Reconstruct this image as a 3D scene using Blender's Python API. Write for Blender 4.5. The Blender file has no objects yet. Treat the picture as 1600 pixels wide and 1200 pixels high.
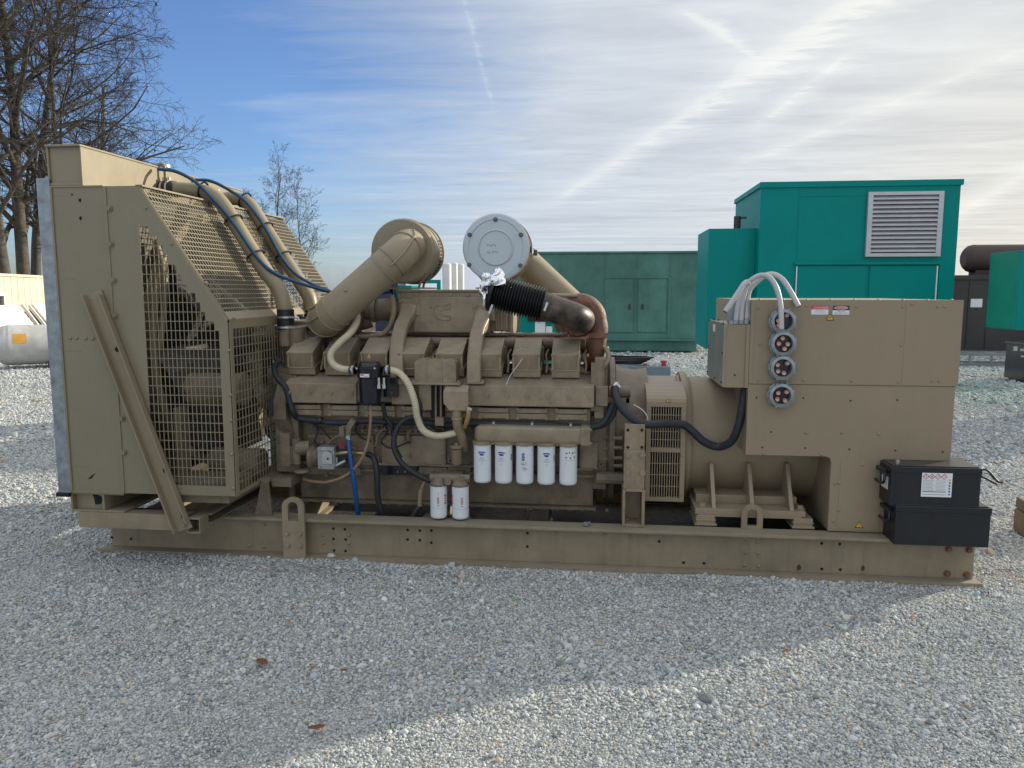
import bpy, math, random
from mathutils import Vector, Matrix, Euler
R = math.radians
rnd = random.Random(7)
scene = bpy.context.scene
col = scene.collection

# ---------------------------------------------------------------- camera
F_PX, YAW, PITCH = 1200.0, R(6.4), R(6.9)
CAM = Vector((3.10, -4.42, 1.65))
cd = bpy.data.cameras.new('camera'); cam = bpy.data.objects.new('camera', cd); col.objects.link(cam)
cam.location = CAM; cam.rotation_euler = (R(90) - PITCH, 0, YAW)
cd.sensor_width = 36; cd.lens = 36 * F_PX / 1600; cd.clip_start = .05; cd.clip_end = 3000
scene.camera = cam
FW = Vector((-math.sin(YAW) * math.cos(PITCH), math.cos(YAW) * math.cos(PITCH), -math.sin(PITCH)))
RT = Vector((math.cos(YAW), math.sin(YAW), 0)); UP = RT.cross(FW)
def ray(px, py): return FW + RT * ((px - 800) / F_PX) - UP * ((py - 600) / F_PX)
def P(px, py, Y=None, X=None, Z=None):
    """point of the place seen at photo pixel px,py that lies on a known plane"""
    d = ray(px, py)
    if Y is not None: t = (Y - CAM.y) / d.y
    elif X is not None: t = (X - CAM.x) / d.x
    else: t = (Z - CAM.z) / d.z
    return CAM + d * t

# ---------------------------------------------------------------- light
SUN_AZ, SUN_EL = 34.0, 17.0      # azimuth from +X towards +Y
sdir = Vector((math.cos(R(SUN_AZ)) * math.cos(R(SUN_EL)), math.sin(R(SUN_AZ)) * math.cos(R(SUN_EL)), math.sin(R(SUN_EL))))
ld = bpy.data.lights.new('sun', 'SUN'); ld.energy = 4.0; ld.angle = R(0.9); ld.color = (1.0, .91, .73)
sun = bpy.data.objects.new('sun', ld); col.objects.link(sun)
sun.rotation_euler = sdir.to_track_quat('Z', 'Y').to_euler(); sun.location = sdir * 60

w = bpy.data.worlds.new('World'); scene.world = w; w.use_nodes = True
nt = w.node_tree; nt.nodes.clear()
class NB:
    def __init__(s, nt): s.nt = nt
    def n(s, t, **k):
        x = s.nt.nodes.new(t)
        for a, b in k.items():
            if a == 'inp':
                for i, v in b.items():
                    if hasattr(v, 'is_linked') or isinstance(v, bpy.types.NodeSocket): s.nt.links.new(v, x.inputs[i])
                    else: x.inputs[i].default_value = v
            else: setattr(x, a, b)
        return x
    def m(s, op, a, b=0.0, c=0.0, clamp=False): return s.n('ShaderNodeMath', operation=op, use_clamp=clamp, inp={0: a, 1: b, 2: c}).outputs[0]
    def v(s, op, a, b=(0, 0, 0)):
        x = s.n('ShaderNodeVectorMath', operation=op, inp={0: a, 1: b})
        return x.outputs['Value'] if op in ('DOT_PRODUCT', 'LENGTH', 'DISTANCE') else x.outputs[0]
    def mix(s, f, a, b, bt='MIX'):
        x = s.n('ShaderNodeMix', data_type='RGBA', blend_type=bt)
        for i, v in ((0, f), (6, a), (7, b)):
            if isinstance(v, bpy.types.NodeSocket): s.nt.links.new(v, x.inputs[i])
            else: x.inputs[i].default_value = v if i == 0 else (tuple(v) + (1,))[:4]
        return x.outputs[2]
    def noise(s, vec, scale, detail=4, rough=.55, dist=0):
        return s.n('ShaderNodeTexNoise', inp={'Vector': vec, 'Scale': scale, 'Detail': detail, 'Roughness': rough, 'Distortion': dist}).outputs['Fac']
    def ramp(s, f, a, b, inv=False):
        x = s.n('ShaderNodeMapRange', inp={0: f, 1: a, 2: b, 3: 1.0 if inv else 0.0, 4: 0.0 if inv else 1.0}); return x.outputs[0]
b = NB(nt)
sky = b.n('ShaderNodeTexSky', sky_type='NISHITA', sun_disc=False, sun_elevation=R(SUN_EL), sun_rotation=R(90 - SUN_AZ),
          altitude=200, air_density=1.0, dust_density=1.2, ozone_density=1.6)
D = b.n('ShaderNodeTexCoord').outputs['Generated']
sep = b.n('ShaderNodeSeparateXYZ', inp={0: D})
zz = b.m('MAXIMUM', sep.outputs[2], .03)
pl = b.n('ShaderNodeCombineXYZ', inp={0: b.m('DIVIDE', sep.outputs[0], zz), 1: b.m('DIVIDE', sep.outputs[1], zz), 2: 0.0}).outputs[0]
# thin high cloud: long streaks, broken up, thickening away from the clear patch over the trees
mp = b.n('ShaderNodeMapping', inp={0: pl, 2: (0, 0, R(-14)), 3: (.5, 1.1, 1)}).outputs[0]
n1 = b.noise(mp, .9, 8, .6, 1.6)
mp2 = b.n('ShaderNodeMapping', inp={0: pl, 2: (0, 0, R(20)), 3: (.25, .8, 1)}).outputs[0]
n2 = b.noise(mp2, .6, 5, .6, .4)
mp3 = b.n('ShaderNodeMapping', inp={0: pl, 2: (0, 0, R(-12)), 3: (.9, 2.3, 1)}).outputs[0]
n3 = b.noise(mp3, 1.5, 8, .66, 2.2)
rv = ray(310, 215).normalized()
clear = b.v('DOT_PRODUCT', D, tuple(rv))
clearm = b.ramp(clear, .90, .998)
cov = b.m('ADD', b.m('MULTIPLY', n1, .9), b.m('MULTIPLY', n2, .55))
cov = b.m('ADD', cov, b.m('MULTIPLY', n3, .28))
cov = b.m('SUBTRACT', cov, b.m('MULTIPLY', clearm, .60))
rg = b.v('DOT_PRODUCT', D, tuple(ray(1500, 330).normalized()))
cov = b.m('ADD', cov, b.m('MULTIPLY', b.ramp(rg, .6, 1.0), .38))
cov = b.m('ADD', cov, b.m('MULTIPLY', b.ramp(sep.outputs[2], .22, .02), b.m('MULTIPLY', b.ramp(sep.outputs[0], -.55, .0), .30)))
cloud = b.ramp(cov, .34, 1.10)
cloud = b.m('MULTIPLY', cloud, .92)
# aircraft trails: straight bands on the cloud layer
def pp(px, py):
    d = ray(px, py); return Vector((d.x / d.z, d.y / d.z))
def trail(a, c, wdt, amt):
    global cloud
    A, C = pp(*a), pp(*c); u = (C - A).normalized(); nrm = Vector((-u.y, u.x)); L = (C - A).length
    dist = b.m('ABSOLUTE', b.m('ADD', b.m('SUBTRACT', b.v('DOT_PRODUCT', pl, (nrm.x, nrm.y, 0)), nrm.dot(A)), b.m('MULTIPLY', b.m('SUBTRACT', n3, .5), wdt * 1.6)))
    s = b.m('SUBTRACT', b.v('DOT_PRODUCT', pl, (u.x, u.y, 0)), u.dot(A))
    wv = b.m('MULTIPLY', b.ramp(n1, .3, .7), wdt)
    wv = b.m('ADD', wv, wdt * .8)
    f = b.m('SUBTRACT', 1.0, b.m('DIVIDE', dist, wv), clamp=True)
    f = b.m('MULTIPLY', f, b.m('MULTIPLY', b.ramp(s, -.15, .1), b.ramp(s, L * .8, L * 1.15, True)))
    f = b.m('MULTIPLY', b.m('MULTIPLY', f, b.m('ADD', b.m('MULTIPLY', b.ramp(n3, .35, .6), .5), .5)), amt)
    f = b.m('MULTIPLY', f, 1.0)
    global band; band = b.m('MAXIMUM', band, f)
    cloud = b.m('MAXIMUM', cloud, b.m('ADD', b.m('MULTIPLY', cloud, .6), f), clamp=True)
band = b.m('MULTIPLY', 0.0, 0.0)
trail((722, -10), (772, 175), .030, .42)
trail((1380, -20), (860, 320), .20, .75)
trail((1060, 10), (1240, 125), .07, .7)
trail((1330, 80), (1180, 200), .09, .55)
trail((1640, 60), (1150, 260), .16, .5)
trail((1640, 250), (1380, 400), .25, .6)
trail((600, -20), (1300, 20), .08, .4)
sd_ = b.v('DOT_PRODUCT', D, tuple(sdir))
glow = b.ramp(sd_, .25, .95)
ccol = b.mix(b.ramp(sd_, .1, .8), (4.3, 5.1, 6.0), (6.3, 6.45, 6.4))
ccol = b.mix(b.m('MULTIPLY', b.ramp(sd_, .7, .98), b.ramp(sep.outputs[2], .35, .05)), ccol, (7.4, 6.8, 5.4))
tex = b.m('ADD', b.m('MULTIPLY', b.ramp(b.noise(mp3, 1.1, 8, .68, .8), .3, .72), .18), b.m('MULTIPLY', b.ramp(b.noise(mp2, 1.1, 6, .62, .7), .3, .7), .22))
ccol = b.mix(1.0, ccol, b.n('ShaderNodeCombineColor', inp={0: b.m('ADD', tex, .72), 1: b.m('ADD', tex, .73), 2: b.m('ADD', b.m('MULTIPLY', tex, .9), .79)}).outputs[0], 'MULTIPLY')
ccol = b.mix(b.m('MULTIPLY', band, .9), ccol, b.mix(b.ramp(sd_, .3, .8), (5.2, 6.0, 6.9), (8.2, 8.2, 7.6)))
# the veil brightens unseen sky overhead and behind the viewpoint as added fill light
sky_fill = b.m('MAXIMUM', b.ramp(sep.outputs[2], .42, .72), b.m('MULTIPLY', b.ramp(b.m('MULTIPLY', sep.outputs[1], -1.0), .0, .8), .75))
ccol = b.mix(sky_fill, ccol, (9.4, 9.5, 9.2))
cloud = b.m('MAXIMUM', cloud, b.m('MULTIPLY', sky_fill, .8))
skyd = b.mix(1.0, sky.outputs[0], (.84, 1.06, 1.48), 'MULTIPLY')
skyc = b.mix(glow, skyd, b.mix(1.0, sky.outputs[0], (.5, .5, .5), 'MULTIPLY'))
final = b.mix(cloud, skyc, ccol)
bg = b.n('ShaderNodeBackground', inp={0: final, 1: .085})
out = b.n('ShaderNodeOutputWorld', inp={0: bg.outputs[0]})
vs = scene.view_settings; vs.view_transform = 'Standard'; vs.look = 'None'; vs.gamma = 1; vs.exposure = .6
scene.cycles.max_bounces = 6; scene.cycles.diffuse_bounces = 3; scene.cycles.use_denoising = True

# ---------------------------------------------------------------- mesh builder
def perp(t):
    a = Vector((0, 0, 1)) if abs(t.z) < .9 else Vector((1, 0, 0))
    u = t.cross(a).normalized(); return u, t.cross(u).normalized()
def smooth(pts, n=6):
    pts = [Vector(p) for p in pts]
    if len(pts) < 3: return pts
    o = []; q = [2 * pts[0] - pts[1]] + pts + [2 * pts[-1] - pts[-2]]
    for i in range(1, len(q) - 2):
        p0, p1, p2, p3 = q[i - 1:i + 3]
        for k in range(n):
            t = k / n
            o.append(.5 * ((2 * p1) + (p2 - p0) * t + (2 * p0 - 5 * p1 + 4 * p2 - p3) * t * t + (3 * p1 - p0 - 3 * p2 + p3) * t ** 3))
    o.append(pts[-1]); return o
WLOC = {}
class MB:
    def __init__(s): s.v = []; s.f = []; s.m = []; s.sm = []; s.mi = 0
    def mat(s, i): s.mi = i; return s
    def add(s, vs, fs, sm=False):
        o = len(s.v); s.v += [tuple(x) for x in vs]
        for f in fs: s.f.append(tuple(i + o for i in f)); s.m.append(s.mi); s.sm.append(sm)
    def box(s, x0, x1, y0, y1, z0, z1):
        x0, x1 = min(x0, x1), max(x0, x1); y0, y1 = min(y0, y1), max(y0, y1); z0, z1 = min(z0, z1), max(z0, z1)
        s.add([(x0, y0, z0), (x1, y0, z0), (x1, y1, z0), (x0, y1, z0), (x0, y0, z1), (x1, y0, z1), (x1, y1, z1), (x0, y1, z1)],
              [(0, 3, 2, 1), (4, 5, 6, 7), (0, 1, 5, 4), (1, 2, 6, 5), (2, 3, 7, 6), (3, 0, 4, 7)])
    def obox(s, c, ax, ay, az):
        c = Vector(c); ax, ay, az = Vector(ax), Vector(ay), Vector(az)
        if ax.cross(ay).dot(az) < 0: az = -az
        V = [c + ax * i + ay * j + az * k for k in (-1, 1) for (i, j) in ((-1, -1), (1, -1), (1, 1), (-1, 1))]
        s.add(V, [(0, 3, 2, 1), (4, 5, 6, 7), (0, 1, 5, 4), (1, 2, 6, 5), (2, 3, 7, 6), (3, 0, 4, 7)])
    def prism(s, pts, vec, sm=False):
        n = len(pts); A = [Vector(p) for p in pts]; vec = Vector(vec)
        nr = Vector((0, 0, 0))
        for i in range(n): nr += A[i].cross(A[(i + 1) % n])
        if nr.dot(vec) > 0: A.reverse()
        s.add(A + [p + vec for p in A], [tuple(range(n)), tuple(range(2 * n - 1, n - 1, -1))])
        s.add(A + [p + vec for p in A], [(i, n + i, n + (i + 1) % n, (i + 1) % n) for i in range(n)], sm)
    def xz(s, pts, y0, y1): s.prism([(x, y0, z) for x, z in pts], (0, y1 - y0, 0))
    def yz(s, pts, x0, x1): s.prism([(x0, y, z) for y, z in pts], (x1 - x0, 0, 0))
    def loft(s, rings, closed=True, caps=True, sm=True):
        n = len(rings[0]); V = [p for r_ in rings for p in r_]; F = []
        for k in range(len(rings) - 1):
            for i in range(n if closed else n - 1):
                j = (i + 1) % n; F.append((k * n + i, k * n + j, (k + 1) * n + j, (k + 1) * n + i))
        s.add(V, F, sm)
        if caps and closed:
            s.add(rings[0], [tuple(range(n - 1, -1, -1))]); s.add(rings[-1], [tuple(range(n))])
    def tube(s, pts, r, n=12, caps=True, rf=None, sm=True, sq=None, ref=None):
        pts = [Vector(p) for p in pts]; N = len(pts); rings = []; u = None
        for i, p in enumerate(pts):
            t = (pts[min(i + 1, N - 1)] - pts[max(i - 1, 0)])
            if t.length < 1e-9: t = Vector((0, 0, 1))
            t.normalize()
            if u is None:
                u = (Vector(ref) - t * t.dot(Vector(ref))).normalized() if ref else perp(t)[0]
            else:
                u = u - t * t.dot(u); u = u.normalized() if u.length > 1e-6 else perp(t)[0]
            v = t.cross(u)
            rr = rf(i / (N - 1)) if rf else (r[i] if isinstance(r, (list, tuple)) else r)
            a_, b_ = (rr * sq[0], rr * sq[1]) if sq else (rr, rr)
            if sq and len(sq) > 2:   # rounded rectangle section
                ring = []
                for k in range(n):
                    th = 2 * math.pi * k / n; c_, s_ = math.cos(th), math.sin(th); e = .38
                    ring.append(p + u * (a_ * math.copysign(abs(c_) ** e, c_)) + v * (b_ * math.copysign(abs(s_) ** e, s_)))
            else: ring = [p + u * (a_ * math.cos(2 * math.pi * k / n)) + v * (b_ * math.sin(2 * math.pi * k / n)) for k in range(n)]
            rings.append(ring)
        s.loft(rings, True, caps, sm)
    def cyl(s, p0, p1, r, r1=None, n=20, sm=True): s.tube([p0, p1], [r, r if r1 is None else r1], n, sm=sm)
    def lathe(s, o, ax, prof, n=32, sm=True, a0=0, a1=None):
        """prof: list of (distance along axis, radius); each step sharp enough to read by bevel"""
        o = Vector(o); ax = Vector(ax).normalized(); u, v = perp(ax); rings = []
        for t, r in prof:
            rings.append([o + ax * t + u * (r * math.cos(2 * math.pi * k / n)) + v * (r * math.sin(2 * math.pi * k / n)) for k in range(n)])
        for a_, b_ in zip(rings[:-1], rings[1:]): s.loft([a_, b_], True, False, sm)
        s.add(rings[0], [tuple(range(n - 1, -1, -1))]); s.add(rings[-1], [tuple(range(n))])
    def ring(s, o, ax, r0, r1, h, n=32):
        s.lathe_open(o, ax, [(0, r0), (0, r1), (h, r1), (h, r0), (0, r0)], n)
    def lathe_open(s, o, ax, prof, n=32):
        o = Vector(o); ax = Vector(ax).normalized(); u, v = perp(ax); rings = []
        for t, r in prof:
            rings.append([o + ax * t + u * (r * math.cos(2 * math.pi * k / n)) + v * (r * math.sin(2 * math.pi * k / n)) for k in range(n)])
        for a_, b_ in zip(rings[:-1], rings[1:]): s.loft([a_, b_], True, False, True)
    def bolt(s, p, d=(0, -1, 0), r=.011, h=.009, washer=True):
        p = Vector(p); d = Vector(d).normalized()
        if washer: s.tube([p - d * .001, p + d * .003], r * 1.35, 10, sm=False)
        s.tube([p, p + d * (h + .003)], [r, r * .9], 6, sm=False)
    def dome(s, p, d, r, h=None, n=10):
        p = Vector(p); d = Vector(d).normalized(); h = h or r * .6
        s.tube([p - d * .001, p + d * h * .55, p + d * h * .9, p + d * h], [r, r * .85, r * .45, .001], n)
    def grid(s, o, u, v, nu, nv, wd, th, wr=None):
        """wire grid on the parallelogram o,u,v; nu,nv cells"""
        o, u, v = Vector(o), Vector(u), Vector(v); nrm = u.cross(v).normalized() * th / 2
        un, vn = u.normalized() * wd / 2, v.normalized() * (wr or wd) / 2
        for i in range(nu + 1): s.obox(o + u * (i / nu) + v / 2, un, v / 2, nrm)
        for j in range(nv + 1): s.obox(o + v * (j / nv) + u / 2 + nrm * .3, u / 2, vn, nrm)
    def blob(s, c, r, seed=0, amp=.2, n=8, m=6):
        q = random.Random(seed); c = Vector(c); V = []; F = []
        r = Vector((r, r, r)) if isinstance(r, (int, float)) else Vector(r)
        for j in range(m + 1):
            for i in range(n):
                th, ph = 2 * math.pi * i / n, math.pi * j / m
                k = 1 + q.uniform(-amp, amp) if 0 < j < m else 1
                V.append(c + Vector((r.x * math.sin(ph) * math.cos(th), r.y * math.sin(ph) * math.sin(th), r.z * math.cos(ph))) * k)
        for j in range(m):
            for i in range(n): F.append((j * n + i, (j + 1) * n + i, (j + 1) * n + (i + 1) % n, j * n + (i + 1) % n))
        s.add(V, F)
    def text(s, st, c, h, Y=None, right=(1, 0, 0), up=(0, 0, 1), out=(0, -1, 0), stretch=1.0):
        cu = bpy.data.curves.new('t', 'FONT'); cu.body = st; cu.size = 1; cu.align_x = 'CENTER'; cu.align_y = 'CENTER'; cu.resolution_u = 2
        ob = bpy.data.objects.new('t', cu); me = ob.to_mesh()
        c = Vector(c); r_, u_, o_ = Vector(right), Vector(up), Vector(out) * .0008
        k = h * 1.35
        s.add([c + r_ * (q.co.x * k * stretch) + u_ * (q.co.y * k) + o_ for q in me.vertices], [tuple(p.vertices) for p in me.polygons])
        ob.to_mesh_clear(); bpy.data.objects.remove(ob); bpy.data.curves.remove(cu)
    def build(s, name, mats, parent=None, origin=None, bevel=0, seg=2, label=None, cat=None, group=None, kind=None, ang=35):
        me = bpy.data.meshes.new(name)
        pw = WLOC.get(parent.name, Vector()) if parent else Vector()
        o = Vector(origin) if origin is not None else pw
        me.from_pydata([(x - o.x, y - o.y, z - o.z) for x, y, z in s.v], [], s.f)
        for m_ in (mats if isinstance(mats, (list, tuple)) else [mats]): me.materials.append(m_)
        me.polygons.foreach_set('material_index', s.m); me.polygons.foreach_set('use_smooth', s.sm); me.update()
        ob = bpy.data.objects.new(name, me); col.objects.link(ob); ob.location = o - pw
        if parent: ob.parent = parent
        WLOC[ob.name] = o
        if bevel:
            bv = ob.modifiers.new('bevel', 'BEVEL'); bv.width = bevel; bv.segments = seg; bv.limit_method = 'ANGLE'; bv.angle_limit = R(ang)
        return tag(ob, label, cat, group, kind)
def tag(o, label=None, cat=None, group=None, kind=None):
    for k, v in (('label', label), ('category', cat), ('group', group), ('kind', kind)):
        if v: o[k] = v
    return o
def empty(name, loc, label, cat, group=None):
    o = bpy.data.objects.new(name, None); col.objects.link(o); o.location = loc; o.empty_display_size = .2
    WLOC[o.name] = Vector(loc); return tag(o, label, cat, group)
def dup(o, off=(0, 0, 0), rz=None, label=None, parent='same'):
    """copy a thing or a part together with its children"""
    c = o.copy(); col.objects.link(c)
    if parent != 'same': c.parent = parent
    c.location = o.location + Vector(off)
    if rz is not None: c.rotation_euler = (0, 0, rz)
    WLOC[c.name] = WLOC.get(o.name, Vector()) + Vector(off)
    if label: c['label'] = label
    for ch in [x for x in o.children]:
        k = ch.copy(); col.objects.link(k); k.parent = c
        for g in [x for x in ch.children]:
            gg = g.copy(); col.objects.link(gg); gg.parent = k
    return c

# ---------------------------------------------------------------- materials
def hexc(h):
    f = lambda c: ((c / 255 + .055) / 1.055) ** 2.4 if c > 10 else c / 255 / 12.92
    return (f(int(h[0:2], 16)), f(int(h[2:4], 16)), f(int(h[4:6], 16)))
def mat(name, c, rough=.5, metal=0.0, var=.12, scale=5.0, dust=0.0, streak=0.0, rust=0.0, bump=0.0, bscale=40., spec=.5, grime=0.0, rustc=(.16, .055, .022), coat=0.0, dustc=(.34, .31, .26)):
    m = bpy.data.materials.new(name); m.use_nodes = True; nt = m.node_tree; nt.nodes.clear(); b = NB(nt)
    tc = b.n('ShaderNodeTexCoord').outputs['Object']
    n = b.noise(tc, scale, 8, .65)
    c2 = tuple(x * (1 - var * 2) for x in c); c3 = tuple(min(1, x * (1 + var)) for x in c)
    cc = b.mix(b.ramp(n, .3, .7), c2, c3); rr = b.m('ADD', rough - .08, b.m('MULTIPLY', n, .16))
    if streak:
        mp = b.n('ShaderNodeMapping', inp={0: tc, 3: (9, 9, .8)}).outputs[0]
        sf = b.m('MULTIPLY', b.ramp(b.noise(mp, 2.2, 6, .7), .5, .75), streak)
        cc = b.mix(sf, cc, tuple(x * .55 for x in c))
    if grime:
        gn = b.m('MULTIPLY', b.ramp(b.noise(tc, scale * .55, 9, .72, .6), .44, .66), grime)
        cc = b.mix(gn, cc, (.045, .038, .03)); rr = b.m('SUBTRACT', rr, b.m('MULTIPLY', gn, .12))
    if dust:
        nz = b.n('ShaderNodeSeparateXYZ', inp={0: b.n('ShaderNodeNewGeometry').outputs['Normal']}).outputs[2]
        df = b.m('MULTIPLY', b.ramp(nz, .3, .95), b.m('MULTIPLY', b.ramp(b.noise(tc, scale * 2.2, 6, .7), .25, .65), dust))
        cc = b.mix(df, cc, dustc); rr = b.m('ADD', rr, b.m('MULTIPLY', df, .3), clamp=True)
    if rust:
        rf = b.ramp(b.noise(tc, scale * 1.7, 9, .75, .3), .72 - rust * .3, .8 - rust * .22)
        cc = b.mix(rf, cc, rustc); rr = b.m('MAXIMUM', rr, b.m('MULTIPLY', rf, .85))
    p = b.n('ShaderNodeBsdfPrincipled', inp={'Base Color': cc, 'Roughness': rr, 'Metallic': metal, 'Specular IOR Level': spec, 'Coat Weight': coat})
    if bump:
        bn = b.n('ShaderNodeBump', inp={'Strength': bump, 'Distance': .01, 'Height': b.noise(tc, bscale, 6, .6)})
        nt.links.new(bn.outputs[0], p.inputs['Normal'])
    b.n('ShaderNodeOutputMaterial', inp={0: p.outputs[0]}); return m
TANC = (.262, .218, .142)
TAN = mat('tan paint', TANC, .42, var=.07, scale=3.2, dust=.35, streak=.22, rust=.05, bump=.06, bscale=25)
TANS = mat('tan sheet metal', (.232, .200, .132), .40, var=.05, scale=1.6, dust=.3, streak=.12, bump=.04, bscale=9)
CABP = mat('tan cabinet paint', (.275, .219, .145), .42, var=.045, scale=1.6, dust=.3, streak=.14, bump=.04, bscale=9)
TANE = mat('engine tan paint', (.29, .230, .152), .42, var=.12, scale=11, dust=.5, streak=.35, rust=.10, bump=.2, bscale=60, grime=.30)
TAND = mat('dirty engine casting', (.215, .172, .115), .55, var=.16, scale=9, dust=.4, rust=.15, bump=.35, bscale=70, grime=.55)
SKID = mat('skid paint', (.285, .232, .150), .5, var=.14, scale=3, dust=.75, streak=.5, grime=.18, rust=.22, bump=.12, bscale=30, dustc=(.26, .245, .21))
GALV = mat('galvanised steel', (.30, .34, .37), .42, .6, var=.22, scale=14, bump=.05)
STEEL = mat('bright steel', (.55, .56, .57), .35, .85, var=.12, scale=20)
ALU = mat('cast aluminium', (.42, .43, .43), .5, .6, var=.15, scale=15, grime=.25, bump=.1)
ACSIL = mat('silver painted lid', (.47, .53, .57), .42, .25, var=.03, scale=2.5, bump=.03)
RUBB = mat('black rubber', (.017, .018, .021), .5, var=.2, scale=12, dust=.2, dustc=(.09, .085, .08))
LOOM = mat('loom sleeve', (.022, .027, .038), .55, var=.25, scale=30, dust=.2, bump=.4, bscale=120, dustc=(.12, .12, .12))
BELL = mat('black bellows', (.004, .004, .007), .3, var=.3, scale=12, spec=.45)
BLKP = mat('black gloss paint', (.006, .008, .018), .2, var=.2, scale=8, coat=.2)
PLAST = mat('battery plastic', (.008, .011, .017), .36, var=.15, scale=6, dust=.35, dustc=(.20, .17, .13))
DARK = mat('dark void', (.006, .006, .006), .8, var=.1)
BLUE = mat('blue hose rubber', (.006, .08, .27), .4, var=.15, scale=9)
HBLUE = mat('blue coolant hose', (.008, .06, .15), .4, var=.15, scale=9)
DBLUE = mat('dark blue hose', (.008, .04, .09), .45, var=.2, scale=9, dust=.2)
CREAM = mat('cream hose plastic', (.56, .50, .36), .5, var=.1, scale=7, grime=.12)
CLEAR = mat('brown tinted hose', (.30, .20, .13), .35, var=.15, scale=8)
AMBER = mat('amber hose', (.38, .24, .08), .35, var=.2, scale=8)
FILT = mat('white filter paint', (.68, .71, .74), .3, var=.04, scale=4, coat=.2)
WHITE = mat('white label', (.72, .74, .76), .45, var=.03)
RED = mat('red ink', (.50, .03, .05), .5, var=.05)
BLKI = mat('black ink', (.02, .02, .025), .5, var=.05)
NAVY = mat('blue ink', (.03, .06, .30), .5, var=.05)
GREENI = mat('green marker ink', (.03, .25, .12), .5, var=.05)
YELL = mat('yellow label', (.75, .42, .03), .5, var=.04)
GREYI = mat('grey print', (.35, .38, .42), .5, var=.05)
RUSTM = mat('rusty turbine casting', (.21, .098, .06), .62, var=.32, scale=9, bump=.45, bscale=80, grime=.3, dust=.25)
SOOT = mat('heat stained steel', (.135, .105, .085), .45, .4, var=.5, scale=7, rust=.25, grime=.8, rustc=(.18, .10, .055))
COPP = mat('copper pins', (.58, .36, .30), .4, .3, var=.1)
BRASS = mat('brass', (.45, .34, .15), .35, .8, var=.1)
CORE = mat('radiator core fins', (.022, .02, .016), .6, .3, var=.3, scale=30, bump=.6, bscale=200)
PVC = mat('grey conduit', (.46, .46, .47), .4, var=.05)
TEAL = mat('teal paint', (.0005, .235, .215), .45, var=.05, scale=.9, streak=.14, bump=.03, bscale=3, spec=.12)
TEALG = mat('sky lit teal paint', (.02, .27, .18), .35, var=.08, scale=2, streak=.12)  # lighter copy of the teal, sky sheen on the side panel put into the colour
OLIVE = mat('weathered green paint', (.072, .195, .160), .55, var=.24, scale=.8, streak=.5, rust=.05, rustc=(.13, .12, .055))
BROWN = mat('dark brown paint', (.033, .030, .028), .42, var=.2, scale=1.5, streak=.3)
MUFF = mat('brown muffler', (.06, .035, .032), .6, var=.12, scale=3)
CREAMB = mat('cream cladding', (.62, .55, .42), .6, var=.05, scale=1)
WBOARD = mat('white board', (.75, .73, .68), .6, var=.05, scale=2)
WOOD = mat('weathered wood', (.20, .145, .095), .8, var=.25, scale=6, bump=.5, bscale=30)
TANKW = mat('tank paint', (.56, .55, .53), .5, var=.14, scale=3, streak=.3, grime=.2)
SILO = mat('silo metal', (.62, .62, .60), .5, .2, var=.06, scale=.4)
BARK = mat('bark', (.085, .074, .062), .85, var=.3, scale=4, bump=.8, bscale=12)
TWIG = mat('twig bark', (.055, .047, .043), .8, var=.25, scale=3)
LEAF = mat('dry leaf', (.20, .075, .03), .7, var=.3, scale=30)
SLATE = mat('blue grey paint', (.16, .22, .26), .4, var=.08, scale=4, dust=.2)
NAVYP = mat('navy paint', (.012, .022, .06), .4, var=.1)
FOIL = mat('aluminium foil', (.86, .87, .90), .16, 1.0, var=.02, scale=20, bump=.3, bscale=60)
DIRT = mat('brown earth', (.24, .18, .12), .95, var=.3, scale=3, bump=.6, bscale=9)
# ---------------------------------------------------------------- ground
def gravel_mat():
    m = bpy.data.materials.new('gravel ground'); m.use_nodes = True; nt = m.node_tree; nt.nodes.clear(); b = NB(nt)
    tc = b.n('ShaderNodeTexCoord').outputs['Object']
    def cells(sc):
        v = b.n('ShaderNodeTexVoronoi', inp={'Vector': tc, 'Scale': sc, 'Randomness': 1.0}); return v
    v1 = cells(58.); v2 = cells(24.)
    r1 = b.n('ShaderNodeSeparateColor', inp={0: v1.outputs['Color']}); r2 = b.n('ShaderNodeSeparateColor', inp={0: v2.outputs['Color']})
    g = b.n('ShaderNodeValToRGB', inp={0: r1.outputs[0]}); cr = g.color_ramp
    cr.elements[0].position = 0; cr.elements[0].color = (.2, .21, .22, 1); cr.elements[1].position = 1; cr.elements[1].color = (.8, .8, .77, 1)
    for p_, c_ in ((.35, (.44, .455, .455, 1)), (.62, (.54, .555, .55, 1)), (.80, (.58, .56, .50, 1)), (.9, (.66, .665, .65, 1))):
        e = cr.elements.new(p_); e.color = c_
    edge = b.ramp(v1.outputs['Distance'], .3, .65)
    cc = b.mix(b.m('MULTIPLY', edge, .6), g.outputs[0], (.12, .12, .12))
    big = b.ramp(b.noise(tc, .7, 6, .6), .3, .7)
    cc = b.mix(big, cc, b.mix(.4, cc, (.27, .275, .27)))
    fine = b.noise(tc, 4.0, 5, .7)
    cc = b.mix(b.m('MULTIPLY', b.ramp(fine, .5, .7), .35), cc, (.35, .345, .33))
    h = b.m('SUBTRACT', b.m('MULTIPLY', r1.outputs[1], .5), b.m('MULTIPLY', v1.outputs['Distance'], 1.3))
    h = b.m('ADD', h, b.m('MULTIPLY', b.m('SUBTRACT', r2.outputs[1], v2.outputs['Distance']), 1.2))
    bm = b.n('ShaderNodeBump', inp={'Strength': .9, 'Distance': .012, 'Height': h})
    p = b.n('ShaderNodeBsdfPrincipled', inp={'Base Color': cc, 'Roughness': .85, 'Normal': bm.outputs[0], 'Specular IOR Level': .3})
    b.n('ShaderNodeOutputMaterial', inp={0: p.outputs[0]}); return m
GRAV = gravel_mat()
from mathutils import noise as mnoise
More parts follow.
